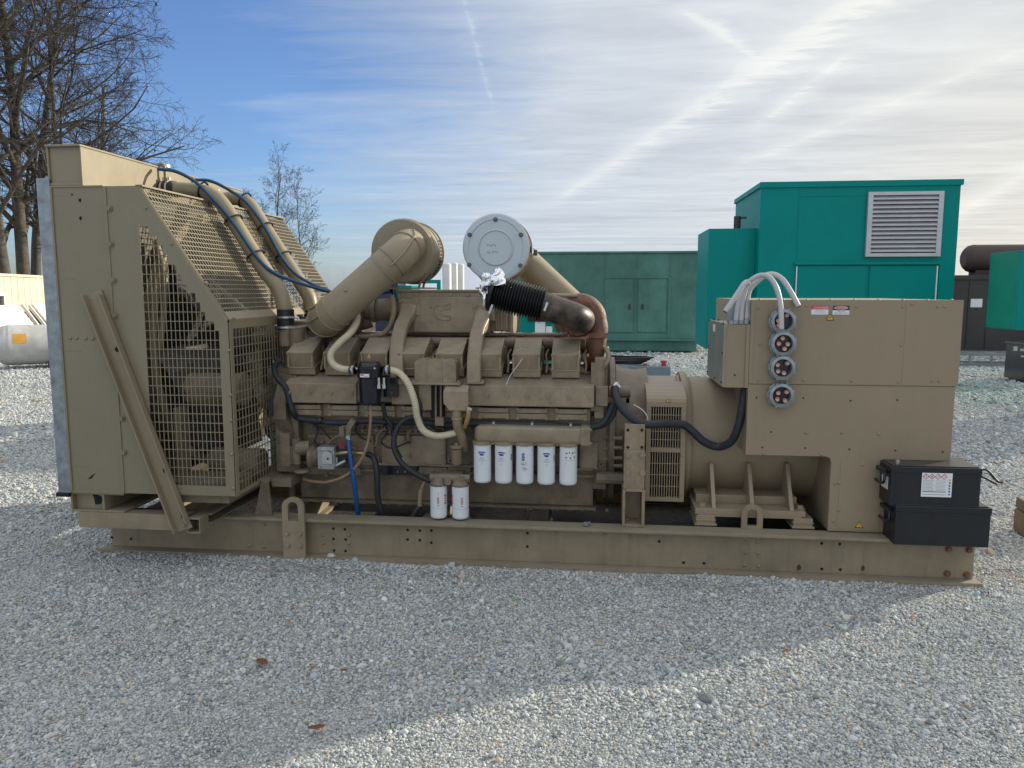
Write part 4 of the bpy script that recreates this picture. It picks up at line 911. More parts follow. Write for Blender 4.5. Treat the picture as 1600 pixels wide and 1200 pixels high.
for px, py, y_ in ((500, 657, .17), (600, 659, .19), (655, 660, .19), (770, 663, .19), (830, 664, .19), (890, 666, .19)):
    m = MB(); q = P(px, py, Y=y_); m.lathe_open((q.x, q.y, q.z), (1, 0, 0), [(0, .019), (0, .023), (.014, .023), (.014, .019)], 12); m.build('loom_clip', GALV if px % 20 else BLKP, gen)

# ---- spin-on filters
hy = .13
a, c = P(745, 692, Y=hy), P(912, 665, Y=hy); zt_, zb_ = P(800, 667, Y=hy).z, P(800, 690, Y=hy).z; m = MB()
hx0, hx1 = P(741, 680, Y=hy).x, P(922, 680, Y=hy).x
m.tube([(hx0 + .005, hy + .03, (zt_ + zb_) / 2), (hx0 + .03, hy + .03, (zt_ + zb_) / 2), (hx0 + .08, hy + .02, (zt_ + zb_) / 2 + .002), (hx1 - .05, hy + .02, (zt_ + zb_) / 2 - .002)], 1, 24, rf=lambda t: .035 if t < .2 else .052, sq=(1.1, 1, 1), ref=(0, 1, 0))
m.box(hx1 - .055, hx1, hy - .045, hy + .09, (zt_ + zb_) / 2 - .052, (zt_ + zb_) / 2 + .055)
for j in (-.04, .04): m.bolt((hx1, hy - .03, (zt_ + zb_) / 2 + j), (1, 0, 0), r=.009, h=.008); m.bolt((hx1 - .02, hy - .045, (zt_ + zb_) / 2 + j), r=.009, h=.008)
fx = [P(px, 725, Y=hy).x for px in (754, 787, 820, 853.5, 888)]; ftop = [P(px, py, Y=hy - .055).z for px, py in ((754, 697), (787, 698), (820, 699), (853, 700), (888, 702))]
fr = .0535; zbot = P(754, 756, Y=hy - .05).z
for x_ in fx: m.cyl((x_, hy, ftop[0] + .004), (x_, hy, ftop[0] + .022), .060, n=28)
m.box(fx[0] - .03, fx[-1] + .03, hy - .02, hy + .13, ftop[0] + .002, ftop[0] + .03)
m.build('oil_filter_head', TANE, gen, bevel=.004)
EXTRA = []
def filt(x, y, z0, z1, r, nm, lab, art):
    m = MB(); h = z1 - z0; m.mat(0)
    m.lathe((x, y, z0), (0, 0, 1), [(0, r * .62), (.002, r * .80), (.006, r * .92), (.014, r * .985), (.022, r), (h - .008, r), (h - .004, r * 1.03), (h, r * 1.03)], 36)
    m.mat(1); m.cyl((x, y, z1), (x, y, z1 + .006), r * .99, n=28)
    f = m.build(nm, [FILT, RUBB], gen, origin=(x, y, z0), label=lab)
    if art:
        m = MB(); art(m, x, y, z0, z1, r); m.build('filter_print', [NAVY, WHITE, GREENI, RED, GREYI, BLKI], f)
        while EXTRA: n_, m2 = EXTRA.pop(); m2.build(n_, [NAVY, WHITE, GREENI, RED, GREYI, BLKI], f)
    return f
def cyq(m, x, y, r, z, a0, a1, h, mi):
    """patch wrapped on the can: angles in degrees from facing -Y, positive to +X"""
    n_ = max(1, int(abs(a1 - a0) / 8)); m.mat(mi); V = []
    for k in range(n_ + 1):
        a = R(a0 + (a1 - a0) * k / n_)
        for zz_ in (z - h / 2, z + h / 2): V.append((x + (r + .0007) * math.sin(a), y - (r + .0007) * math.cos(a), zz_))
    m.add(V, [(2 * k, 2 * k + 2, 2 * k + 3, 2 * k + 1) for k in range(n_)])
def scrib(m, x, y, r, pts, wd, mi):
    m.mat(mi); pv = [Vector((x + (r + .001) * math.sin(R(a)), y - (r + .001) * math.cos(R(a)), z)) for a, z in pts]; m.tube(pv, wd, 5)
def art_logo(sh, barcode=False):
    def f(m, x, y, z0, z1, r):
        z = z1 - .045
        m.mat(0); cyq(m, x, y, r, z, sh - 18, sh + 14, .018, 0); cyq(m, x, y, r, z - .010, sh - 12, sh + 12, .012, 0); cyq(m, x, y, r, z + .002, sh + 14, sh + 24, .006, 0); cyq(m, x, y, r, z + .004, sh - 24, sh - 18, .006, 0)
        for k in range(5): cyq(m, x, y, r + .0006, z - .001, sh - 15 + k * 6, sh - 12 + k * 6, .007, 1)
        for k in range(5): cyq(m, x, y, r, z - .032, sh - 12 + k * 5, sh - 9 + k * 5, .006, 4 if k % 2 else 0)
        cyq(m, x, y, r, z - .043, sh - 26, sh + 26, .002, 4); cyq(m, x, y, r, z - .048, sh - 18, sh + 18, .002, 4)
        scrib(m, x, y, r, [(sh + 2, z - .056), (sh + 5, z - .058), (sh - 3, z - .072)], .0009, 2)
        if barcode:
            m2 = MB()
            for k in range(8): cyq(m2, x, y, r, z - .01 - k * .005, 58, 75, .003, 0)
            EXTRA.append(('barcode_print', m2))
    return f
def art_hand(m, x, y, z0, z1, r):
    z = z1 - .04
    for k in range(10): cyq(m, x, y, r, z - k * .0052, -14, 4, .0022 + .0014 * (k % 3), 0)
    cyq(m, x, y, r, z - .018, 40, 58, .0015, 4)
    zz_ = z - .07
    for dx in (0, 13):
        scrib(m, x, y, r, [(-12 + dx, zz_ + .014), (-16 + dx, zz_ + .004), (-13 + dx, zz_ - .004), (-8 + dx, zz_), (-12 + dx, zz_ + .003), (-15 + dx, zz_)], .0012, 2)
    scrib(m, x, y, r, [(14, zz_ + .016), (12, zz_)], .0012, 2)
    zz_ -= .03
    scrib(m, x, y, r, [(-8, zz_ + .012), (-7, zz_), (-1, zz_ + .012)], .0012, 2); scrib(m, x, y, r, [(6, zz_ + .016), (0, zz_ - .006)], .0012, 2); scrib(m, x, y, r, [(9, zz_ + .01), (7, zz_), (12, zz_ + .004), (14, zz_ - .001), (18, zz_ + .005), (24, zz_ + .004)], .0012, 2)
def art_icons(m, x, y, z0, z1, r):
    z = z1 - .035
    for k in range(4): cyq(m, x, y, r, z + .004 * (k % 2), -14 + k * 19, -4 + k * 19 - 3 * (k % 2), .008, 5)
    for k in range(3): cyq(m, x, y, r, z - .026 - .003 * (k % 2), -16 + k * 27, -8 + k * 27, .009, 5)
    cyq(m, x, y, r, z - .042, -18, 50, .002, 4); scrib(m, x, y, r, [(-14, z - .05), (-12, z - .054), (-15, z - .068)], .0009, 2)
def art_red(sh, edge):
    def f(m, x, y, z0, z1, r):
        z = z1 - .085
        for dx in (-4, 4): cyq(m, x, y, r, z, sh + dx - 2.5, sh + dx + 2.5, .042, 3)
        for k in range(4): cyq(m, x, y, r + .0006, z - .014 + k * .009, sh - 7, sh + 7, .0016, 1)
        cyq(m, x, y, r, z - .032, sh - 8, sh + 8, .003, 5); m2 = MB(); cyq(m2, x, y, r, z + .004, edge - 8, edge + 8, .06, 3)
        for k in range(3): cyq(m2, x, y, r + .0006, z - .012 + k * .014, edge - 8, edge + 8, .006, 1)
        EXTRA.append(('side_print', m2))
        cyq(m, x, y, r, z0 + .07 - 0 * z, -80, 80, .0012, 4); scrib(m, x, y, r, [(sh + 3, z + .048), (sh, z + .034)], .0009, 2)
    return f
arts = [(art_logo(4), 'white oil filter with blue printing, first of five from the left'), (art_logo(-8, True), 'white oil filter with blue printing, second of five'), (art_hand, 'white oil filter with green handwriting, middle of five'),
        (art_logo(6, True), 'white oil filter with blue printing, fourth of five'), (art_icons, 'white oil filter with black pictograms, rightmost of five')]
for i, (ar, lb) in enumerate(arts): filt(fx[i], hy, zbot, ftop[0] + .002, fr, 'oil_filter', lb, ar)
gy = .11
q0, q1 = P(685.5, 785, Y=gy), P(719.5, 785, Y=gy); z1_ = P(685, 761, Y=gy - .05).z; z0_ = P(685, 812, Y=gy - .05).z
filt(q0.x, gy, z0_, z1_, .052, 'fuel_filter', 'white fuel filter with red marks, left of the pair', art_red(8, 62)); filt(q1.x, gy, z0_, z1_, .052, 'fuel_filter', 'white fuel filter with red marks, right of the pair', art_red(20, -58))
m = MB()
for q in (q0, q1): m.lathe((q.x, gy, z1_ + .004), (0, 0, 1), [(0, .054), (.008, .054), (.022, .046), (.05, .036)], 24)
m.tube([(q0.x - .05, gy, z1_ + .045), (q1.x + .06, gy, z1_ + .045)], .026, 14); m.lathe((q1.x + .01, gy - .03, z1_ + .05), (0, -1, 0), [(0, .02), (.012, .02)], 12); m.lathe(P(700, 752, Y=gy - .03), (0, -1, 0), [(0, .022), (.012, .022)], 12); m.box(q0.x, q1.x, gy, .30, z1_ + .03, z1_ + .06)
m.build('fuel_filter_head', TAND, gen, bevel=.003)

# ---- turbochargers, intake and exhaust
def turbo(path, seg_r, cx, cy, cz, sy, name):
    pass
m = MB(); tc_ = P(520, 497, Y=.42)
m.lathe(tc_ + Vector((0, -.03, 0)), (0, 1, 0), [(0, .095), (.02, .13), (.06, .15), (.14, .15), (.18, .12), (.22, .08), (.30, .08), (.32, .12), (.42, .12), (.46, .07)], 28)
pts = [tc_ + Vector((.125 * math.cos(R(t)), .08, .125 * math.sin(R(t)))) for t in range(-150, 100, 15)]
m.tube(pts, 1, 14, rf=lambda t: .035 + .03 * t)
m.tube(smooth([tc_ + Vector((-.10, .30, -.03)), tc_ + Vector((.05, .30, -.12)), tc_ + Vector((.10, .3, -.2))]), .05, 12)
m.build('turbocharger', RUSTM, gen, label='front turbocharger under the big tan intake pipe')
# compressor outlet duct towards the aftercooler
m = MB(); m.tube(smooth([P(530, 478, Y=.55), P(555, 478, Y=.56), P(578, 483, Y=.58), P(605, 484, Y=.60), P(626, 485, Y=.62)]), 1, 16, rf=lambda t: .06 + .02 * t); 
m.lathe_open(P(583, 484, Y=.58), (1, 0, 0), [(0, .07), (0, .084), (.03, .084), (.03, .07)], 20)
m.tube(smooth([P(535, 500, Y=.6), P(560, 505, Y=.6), P(580, 500, Y=.62)]), .05, 14)
m.build('charge_air_duct', TAND, gen)
pipe([P(613, 462, Y=.46), P(615, 480, Y=.44), P(613, 500, Y=.44), P(603, 518, Y=.44), P(585, 525, Y=.44), P(556, 527, Y=.46)], .017, 'coolant_tube', TANE, gen, 12)
pipe([P(556, 462, Y=.66), P(590, 457, Y=.64), P(612, 455, Y=.60)], .013, 'vent_hose', DBLUE, gen, 8)
def ridge(m, p, d, r, w_=.012, h=.007): m.lathe_open(p - d * w_ / 2, d, [(0, r * .98), (.002, r + h), (w_ - .002, r + h), (w_, r * .98)], 30)
# near air cleaner (left) with its big pipe
def cleaner(c, r, L, lid, mt, lidm, lab):
    m = MB(); m.mat(0); ax = Vector((0, 1, 0))
    m.lathe(c, ax, [(0, r * .30), (0, r * .96), (.012, r), (.05, r), (.052, r * 1.02), (.062, r * 1.02), (.064, r * .985), (L * .55, r * .985), (L * .55 + .002, r * 1.01), (L * .55 + .012, r * 1.01), (L * .55 + .014, r * .985), (L * .86, r * .985), (L * .86 + .002, r * 1.03), (L - .03, r * 1.03), (L, r * .98), (L, r * .2)], 64)
    m.mat(1)
    for k in range(14):
        a = R(-62 + k * 6.5) if k < 14 else 0
        for j in range(4 if not lid else 1):
            yy = c.y + (L * (.62 + .055 * j) if not lid else L * .70); rr_ = r * .987; h_ = .007 if not lid else .013
            if lid and k % 2: continue
            tg = Vector((-math.sin(a), 0, math.cos(a))); rd = Vector((math.cos(a), 0, math.sin(a)))
            m.obox(Vector((c.x, yy, c.z)) + rd * rr_, tg * h_, (0, .009 if not lid else .022, 0), rd * .0015)
    o = m.build('air_cleaner', [mt, DARK], gen, bevel=0, label=lab)
    return o
c1 = P(628, 392, Y=.46); ac1 = cleaner(c1, .205, .36, False, TAN, None, 'tan drum air cleaner above the front of the engine')
c2 = P(775, 387, Y=.52); ac2 = cleaner(c2, .208, .27, True, TAN, None, 'drum air cleaner with silver grey lid above the rear of the engine')
m = MB(); m.lathe(c2 + Vector((0, .001, 0)), (0, -1, 0), [(0, .21), (.004, .214), (.012, .214), (.016, .205), (.018, .178), (.013, .174), (.013, .118), (.017, .115), (.020, .108), (.012, .104), (.012, .001)], 64)
lid_ = m.build('air_cleaner_lid', ACSIL, ac2)
m = MB(); m.mat(0)
for px, py in ((774, 343), (734, 367), (814, 367), (733, 414), (813, 415)): m = MB(); q = P(px, py, Y=c2.y - .016); m.bolt(q, r=.011, h=.01); m.build('lid_bolt', mat('dark bolt', (.12, .12, .12), .4, .6), lid_)
m = MB(); m.mat(1); yy = c2.y - .0125
for cx_, cy_, st in ((767, 382, 'DO NOT'), (769, 394, 'OIL  OPEN')):
    pass
for i, (px, py) in enumerate(((762, 383), (765, 383), (768, 384), (771, 382), (774, 384), (762, 394), (765, 395), (770, 394), (773, 393), (777, 394))):
    q = P(px, py, Y=yy); m.box(q.x - .0035, q.x + .0015, yy - .001, yy, q.z - .001, q.z + .001); m.box(q.x - .001 + .001 * (i % 3), q.x + .0006 + .001 * (i % 3), yy - .001, yy, q.z - .006, q.z + .006)
m.build('pen_marking', [STEEL, BLKI], lid_)
m = MB()
for (px, py) in ((829, 390), (837, 395)): q = P(px, py, Y=c2.y + .12); m.box(q.x - .012, q.x + .01, q.y - .02, q.y + .02, q.z - .018, q.z + .018)
m.build('lid_clip', BLKP, ac2)
def bracket(c, r, par):
    m = MB(); zb_ = z1
    m.box(c.x - .14, c.x + .16, c.y + .04, c.y + .30, P(700, 452, Y=.5).z + .003, P(700, 452, Y=.5).z + .012)
    for y_ in (c.y + .08, c.y + .2):
        for sx in (-1, 1):
            m.tube(smooth([(c.x + sx * .15, y_, c.z - r * .72), (c.x + sx * .10, y_, c.z - r * .98), (c.x + sx * .09, y_, P(700, 452, Y=.5).z + .01)]), .008, 6)
    m.build('cleaner_cradle', TANE, par)
bracket(c1, .205, ac1); bracket(c2, .208, ac2)
m = MB(); tr = .107
ipath = smooth([P(640, 385, Y=.47), P(636, 386, Y=.36), P(618, 403, Y=.235), P(590, 428, Y=.205), P(540, 472, Y=.20), P(518, 491, Y=.22), P(507, 500, Y=.30), P(508, 500, Y=.42)], 7)
m.tube(ipath, tr, 32)
for f_ in (.04, .2, .34, .40, .66, .72, .84): i = int(f_ * (len(ipath) - 1)); d = (ipath[min(i + 1, len(ipath) - 1)] - ipath[i - 1]).normalized(); ridge(m, ipath[i], d, tr)
def along(f0, f1, ang, off=.004, r0=.007):
    n_ = 8; pts = []
    for k in range(n_ + 1):
        i = int((f0 + (f1 - f0) * k / n_) * (len(ipath) - 1)); d = (ipath[min(i + 1, len(ipath) - 1)] - ipath[i - 1]).normalized(); u_ = (Vector((0, -1, 0)) - d * d.dot(Vector((0, -1, 0)))).normalized(); v_ = d.cross(u_); pts.append(ipath[i] + (u_ * math.cos(R(ang)) + v_ * math.sin(R(ang))) * (tr + off))
    m.tube(pts, r0, 8)
along(.10, .36, -20); along(.72, .92, 10); along(.74, .90, 55)
m.dome(P(540, 454, Y=.095), (0, -1, .2), .012, .01)
m.build('intake_pipe', TAN, gen, label='fat tan intake pipe from the left air cleaner down to the front turbocharger')
m = MB(); ip2 = smooth([P(800, 392, Y=.74), P(802, 394, Y=.98), P(815, 405, Y=1.10), P(850, 438, Y=1.14), P(905, 490, Y=1.12), P(918, 505, Y=1.0)], 7); m.tube(ip2, .11, 28)
for f_ in (.1, .35, .45, .9): i = int(f_ * (len(ip2) - 1)); ridge(m, ip2[i], (ip2[i + 1] - ip2[i - 1]).normalized(), .11)
m.build('intake_pipe', TAN, gen, label='tan intake pipe running down behind the silver lidded air cleaner')
pipe([P(700, 470, Y=1.0), P(790, 478, Y=.95), P(838, 470, Y=.95), P(880, 505, Y=.98), P(905, 525, Y=1.0)], .05, 'charge_air_duct', TAN, gen, 14)
# rear turbine with its sooty outlet
vc_ = P(903, 500, Y=.40); m = MB(); RM = .118
pts = []
for t in range(215, -5, -12): a = R(t); pts.append(vc_ + Vector((RM * math.cos(a), 0, RM * math.sin(a))))
pts += [P(935, 512, Y=.40), P(934, 521, Y=.40)]
m.tube(smooth(pts, 3), 1, 20, rf=lambda t: .030 + .030 * min(1, t * 1.15))
m.lathe(vc_ + Vector((0, -.05, 0)), (0, 1, 0), [(0, .07), (.004, .095), (.02, .10), (.10, .11), (.14, .09), (.20, .07), (.26, .07), (.28, .12), (.38, .13), (.44, .08)], 32)
q = P(934, 523, Y=.40); m.box(q.x - .055, q.x + .06, .33, .47, q.z - .016, q.z + .014)
m.tube(smooth([P(934, 526, Y=.40), P(933, 545, Y=.40), P(930, 560, Y=.42), P(920, 572, Y=.5)]), 1, 18, rf=lambda t: .058 - .018 * t)
for px in (884, 892): m.cyl(P(px, 524, Y=.36), P(px, 520, Y=.30), .012, n=8)
m.build('turbocharger', RUSTM, gen, bevel=0, label='rusty rear turbocharger scroll')
pipe([P(862, 461, Y=.34), P(880, 462, Y=.34), P(902, 462, Y=.36)], .012, 'oil_feed_pipe', TANE, gen, 8)
pipe([P(947, 543, Y=.36), P(951, 556, Y=.34), P(947, 568, Y=.30), P(936, 578, Y=.26), P(934, 588, Y=.24)], .016, 'coolant_tube', TANE, gen, 10)
m = MB(); ep = smooth([P(909, 500, Y=.36), P(908, 499, Y=.24), P(900, 495, Y=.155), P(880, 488, Y=.125), P(848, 477, Y=.11), P(843, 475.5, Y=.11)], 6); er = .080
m.tube(ep, er, 32, rf=lambda t: er)
i = int(.72 * len(ep)); ridge(m, ep[i], (ep[i + 1] - ep[i - 1]).normalized(), er, .006, .003)
m.build('exhaust_elbow', SOOT, gen)
m = MB(); q = P(853, 479, Y=.018); m.obox(q, Vector((.35, 0, 1)).normalized() * .026, Vector((1, 0, -.35)).normalized() * .006, (0, .004, 0)); m.build('exhaust_tab', STEEL, gen)
m = MB(); b0, b1 = P(849, 477, Y=.11), P(772, 457, Y=.11); n_ = 108; pts = [b0.lerp(b1, k / n_) for k in range(n_ + 1)]
m.tube(pts, [(.093 + .011 * math.cos(2 * math.pi * k / 6)) * (1 - .10 * max(0, k / n_ - .75) / .25) for k in range(n_ + 1)], 30)
bd = (b1 - b0).normalized(); tilt = (bd + Vector((.05, 0, .0))).normalized()
m.lathe(b1 - tilt * .002, tilt, [(-.01, .088), (0, .115), (.016, .118), (.022, .112), (.022, .08), (.005, .075)], 36)
m.build('exhaust_bellows', BELL, gen)
# crumpled foil stuffed in and over the open end
def foil(m, c, ax, r, h, seed, n=26, k=12):
    q = random.Random(seed); ax = Vector(ax).normalized(); u, v = perp(ax); rings = []
    for j in range(k + 1):
        t = j / k; rr_ = r * (1 - t) ** .55 + .01; ring_ = []
        for i in range(n):
            a = 2 * math.pi * i / n; dd = 1 + q.uniform(-.28, .28); ring_.append(Vector(c) + ax * (h * t + q.uniform(-.3, .3) * h / k * 1.4) + (u * math.cos(a) + v * math.sin(a)) * rr_ * dd)
        rings.append(ring_)
    for r0_, r1_ in zip(rings[:-1], rings[1:]):
        for i in range(n):
            j = (i + 1) % n; m.add([r0_[i], r0_[j], r1_[j], r1_[i]], [(0, 1, 2), (0, 2, 3)])
m = MB(); foil(m, P(765, 459, Y=.11), bd, .078, .05, 4, 14, 5); foil(m, P(778, 446, Y=.05), (.06, -.05, 1), .045, .10, 8, 11, 6); foil(m, P(766, 443, Y=.08), (-.5, -.1, 1), .045, .07, 9, 10, 5); foil(m, P(757, 458, Y=.10), (-1, -.2, -.3), .05, .035, 11, 14, 4)
m.build('foil_cover', FOIL, gen)
m = MB(); q = P(767, 483, Y=.03); m.obox(q, Vector((.4, 0, 1)).normalized() * .028, Vector((1, 0, -.4)).normalized() * .006, (0, .008, 0)); m.build('band_clamp', STEEL, gen)
# ================================================================ flywheel housing, alternator, cabinet
m = MB()
m.box(3.08, 3.16, .30, 1.2, .42, 1.20); m.box(3.06, 3.13, .19, .30, .93, 1.22)
m.lathe((3.16, .75, .72), (1, 0, 0), [(0, .46), (.02, .49), (.05, .49), (.06, .44), (.10, .42), (.26, .40)], 48)
m.lathe((3.12, .75, .74), (1, 0, 0), [(0, .36), (.30, .40)], 40)
for k in range(14):
    a = R(140 + k * 9); m.bolt((3.165, .75 + .455 * math.cos(a), .72 + .455 * math.sin(a)), (-1, 0, 0), r=.014, h=.02)
a, c = P(931, 634, Y=.17), P(950, 604, Y=.17); m.box(a.x, c.x, .16, .2, a.z, c.z); m.bolt(P(934, 611, Y=.16), r=.008)
a, c = P(931, 655, Y=.18), P(946, 560, Y=.18); m.box(a.x - .01, c.x - .005, .20, .3, a.z, c.z)
q = P(962, 611, Y=.30); m.cyl(P(952, 612, Y=.28), P(985, 612, Y=.28), .035, n=16); a, c = P(945, 630, Y=.25), P(984, 622, Y=.25); m.box(a.x, c.x, .25, .29, a.z, c.z); m.box(c.x - .025, c.x, .25, .29, a.z - .08, c.z)
for py in (685, 700, 716, 728): m.bolt(P(972, py, Y=.22), (-1, 0, 0), r=.013, h=.05)
m.box(3.10, 3.28, .20, .28, .50, .54); m.tube([(3.1, .24, .50), (3.26, .24, .50)], .03, 12)
m.mat(1); q = P(1010, 645, Y=.3)
m.build('flywheel_housing', [TAND, WHITE], gen, bevel=.005)
pipe([P(990, 632, Y=.24), P(1003, 640, Y=.22), P(1011, 650, Y=.22), P(1012, 660, Y=.22)], .003, 'loose_wire', WHITE, gen, 5)
# support foot under the flywheel housing
ym = .07; a, c = P(974, 764, Y=ym), P(1009, 664, Y=ym); m = MB()
m.box(a.x, c.x, ym, ym + .05, a.z, P(990, 704, Y=ym).z); m.box(a.x + .002, c.x - .003, ym + .012, ym + .05, P(990, 704, Y=ym).z, c.z)
e_ = P(1010, 822, Y=ym); zt_ = P(990, 765, Y=ym).z
m.box(a.x - .004, a.x + .012, ym - .01, ym + .20, .256, zt_); m.box(c.x - .014, c.x + .004, ym - .01, ym + .20, .256, zt_); m.box(a.x + .012, c.x - .014, ym - .01, ym + .20, .256, .272); m.box(a.x + .012, c.x - .014, ym - .01, ym + .20, zt_ - .012, zt_ + .004); m.box(a.x + .012, c.x - .014, ym + .12, ym + .14, .272, zt_ - .012)
m.box(a.x + .01, c.x - .01, ym + .05, .35, .46, .80)
for px in (981, 1003):
    for py in (711, 739): m.bolt(P(px, py, Y=ym), r=.017, h=.014)
for px in (981, 1002): m.bolt((P(px, 812, Y=ym).x, ym + .09, .272), (0, 0, 1), r=.012, h=.01)
m.mat(1)
for px in (981, 1003):
    for py in (672, 699): q = P(px, py, Y=ym + .011); m.cyl(q + Vector((0, .001, 0)), q + Vector((0, -.0015, 0)), .009, n=12)
m.build('engine_foot', [TANE, DARK], gen, bevel=.003)
# alternator: end cover with slotted grilles, drum, feet
AX, AZ = .75, .70
zT = P(1040, 594, Y=.62).z; zM = P(1040, 628, Y=.30).z; zB = P(1040, 783, Y=.30).z
x0, x1 = P(1010, 640, Y=.30).x, P(1072, 640, Y=.30).x
prof = [(.30, zB), (.30, zM), (.315, zM + .012), (.42, zT - .055), (.56, zT - .01), (.94, zT - .01), (1.08, zT - .055), (1.19, zM), (1.19, zB), (1.0, zB - .09), (.5, zB - .09)]
m = MB()
m.yz([(.38, zB + .01), (.38, zM - .01), (.46, zT - .10), (.58, zT - .05), (.94, zT - .05), (1.04, zT - .10), (1.12, zM), (1.12, zB), (1.0, zB - .07), (.5, zB - .07)], x0 + .012, x1 - .012)
m.mat(1)
arcp = [(AX - .46 * math.cos(R(t)), zM + (zT + .004 - zM) * math.sin(R(t))) for t in range(0, 181, 10)]
arci = [(AX - .44 * math.cos(R(t)), zM + (zT - .016 - zM) * math.sin(R(t))) for t in range(180, -1, -10)]
for j in range(18): m.prism([(x0, *arcp[j]), (x0, *arcp[j + 1]), (x0, *arci[17 - j]), (x0, *arci[18 - j])], (x1 - x0, 0, 0), False)
m.box(x0, x1, .288, .30, zM - .03, zM)
gz0, gz1 = zB + .012, zM - .03
m.box(x0, x0 + .028, .288, .34, zB, gz1); m.box(x1 - .028, x1, .288, .34, zB, gz1); m.box(x0 + .028, x1 - .028, .288, .34, zB, zB + .022)
zmid = P(1040, 703, Y=.30).z; m.box(x0 + .028, x1 - .028, .290, .34, zmid - .014, zmid + .012)
for za, zb_ in ((zB + .022, zmid - .014), (zmid + .012, gz1)):
    m.grid((x0 + .028, .302, za), (x1 - x0 - .056, 0, 0), (0, 0, zb_ - za), 12, 4 if za < zmid else 5, .0062, .004, .005)
    for z_ in (za + .02, zb_ - .02):
        for x_ in (x0 + .014, x1 - .014): m.dome((x_, .288, z_), (0, -1, 0), .006, .004)
m.mat(0)
m.build('grille_cover', [DARK, CABP], gen, bevel=.002, label='slotted air inlet cover at the engine end of the alternator')
m = MB()
m.lathe((x1 - .005, AX, AZ - .01), (1, 0, 0), [(0, .39), (0, .425), (.028, .43), (.045, .425), (.046, .395)], 64)
m.lathe((x1 + .04, AX, AZ - .01), (1, 0, 0), [(0, .40), (.02, .393), (1.0, .393), (1.06, .38), (1.10, .34), (1.11, .1)], 72)
drum = m.build('alternator_body', CABP, gen, bevel=0)
m = MB(); m.tube([(x1 - .02, AX + .40 * math.cos(R(t)), AZ - .01 + .41 * math.sin(R(t))) for t in range(100, 215, 5)], .012, 8); m.build('cover_band', CABP, gen)
m = MB(); a, c = P(1086, 806, Y=.16), P(1262, 780, Y=.16)
fx0, fx1 = a.x, P(1259, 806, Y=.16).x; zf0, zf1 = P(1170, 806, Y=.16).z, P(1170, 797, Y=.16).z
m.box(fx0, fx1, .16, .55, zf0, zf1); m.box(fx0 + .02, fx1 - .02, .30, 1.2, zf1, zf1 + .05); m.box(fx0 + .02, fx1 - .02, .16, .172, zf0 - .012, zf0)
for xx in (1088, 1240): q = P(xx, 815, Y=.15); m.box(q.x, q.x + .11, .15, .42, .256, zf0 - .004); m.box(q.x - .01, q.x + .12, .14, .43, .256, .268); m.box(q.x - .005, q.x + .115, .145, .43, .285, .292)
for px in (1115, 1175, 1236):
    x_ = P(px, 760, Y=.22).x; zt_ = P(px, 724, Y=.34).z; m.prism([(x_ - .011, .17, zf1), (x_ - .011, .20, zf1 + .04), (x_ - .011, .335, zt_), (x_ - .011, .39, zt_), (x_ - .011, .6, zf1)], (.022, 0, 0))
for px in (1097, 1250): q = P(px, 796, Y=.22); m.bolt((q.x, .22, zf1), (0, 0, 1), r=.022, h=.018)
m.build('alternator_foot', CABP, gen, bevel=.003)
# electrical cabinet
CY0, CY1 = .10, 1.42
ux0, ux1 = P(1172, 530, Y=CY0).x, P(1502, 530, Y=CY0).x; uz1, uz0 = P(1330, 469, Y=CY0).z, P(1330, 602, Y=CY0).z
lz0 = P(1230, 712, Y=CY0).z; bz0 = .262
m = MB()
m.box(ux0, ux1, CY0, CY1, uz0 + .002, uz1)
m.box(ux0 + .002, ux1 - .014, CY0 + .010, CY1 - .01, uz0 - .002, uz0 + .002)
zc = lz0; lx0, lx1 = ux0, ux1 - .012; kx = P(1297, 760, Y=CY0).x
YW = CY0 + .004
rr = .03
m.xz([(lx0, zc), (kx - rr, zc), (kx - rr * .3, zc - rr * .3), (kx, zc - rr), (kx, bz0), (lx1, bz0), (lx1, uz0 - .002), (lx0, uz0 - .002)], YW, YW + .004)
m.box(lx0, lx0 + .004, YW + .004, CY1, zc, uz0 - .002); m.box(lx1 - .004, lx1, YW + .004, CY1, bz0, uz0 - .002); m.box(kx + .002, kx + .006, YW + .02, CY1, bz0, zc)
m.box(lx0, lx1, CY1 - .004, CY1, bz0, uz0 - .002); m.box(kx + .006, lx1 - .004, YW + .004, CY1 - .004, bz0, bz0 + .006); m.box(lx0 + .004, kx - .02, YW + .004, .42, zc, zc + .004)
for pt in ((1261, 478), (1338, 479), (1425, 475), (1411, 479), (1465, 479), (1476, 479), (1184, 481), (1184, 594), (1187, 538), (1408, 539), (1255, 594), (1330, 595), (1404, 597), (1456, 595), (1467, 595)): m.dome(P(*pt, Y=CY0), (0, -1, 0), .009, .006)
for pt in ((1260, 676), (1316, 676), (1373, 678), (1283, 710), (1305, 755), (1311, 754), (1302, 814), (1310, 797), (1347, 726), (1193, 708)): m.dome(P(*pt, Y=YW), (0, -1, 0), .010, .007)
for i in range(9): x_ = ux0 + .05 + i * .13; m.dome((x_, CY0 + .03, uz1), (0, 0, 1), .009, .008)
m.box(ux0 - .001, ux1 + .001, CY0 - .001, CY0 + .03, uz1 - .003, uz1 + .001)
for x_, z_a, z_b in ((P(1412, 540, Y=CY0).x, uz0 + .02, uz1 - .02), (ux0 + .022, uz0 + .004, uz1 - .01)): m.box(x_, x_ + .002, CY0 - .0012, CY0, z_a, z_b)
a, c = P(1308, 827, Y=YW), P(1380, 722, Y=YW)
m.box(a.x, c.x, YW - .002, YW, a.z, c.z); m.box(c.x + .004, lx1 - .002, YW - .002, YW, a.z, c.z)
m.mat(1)
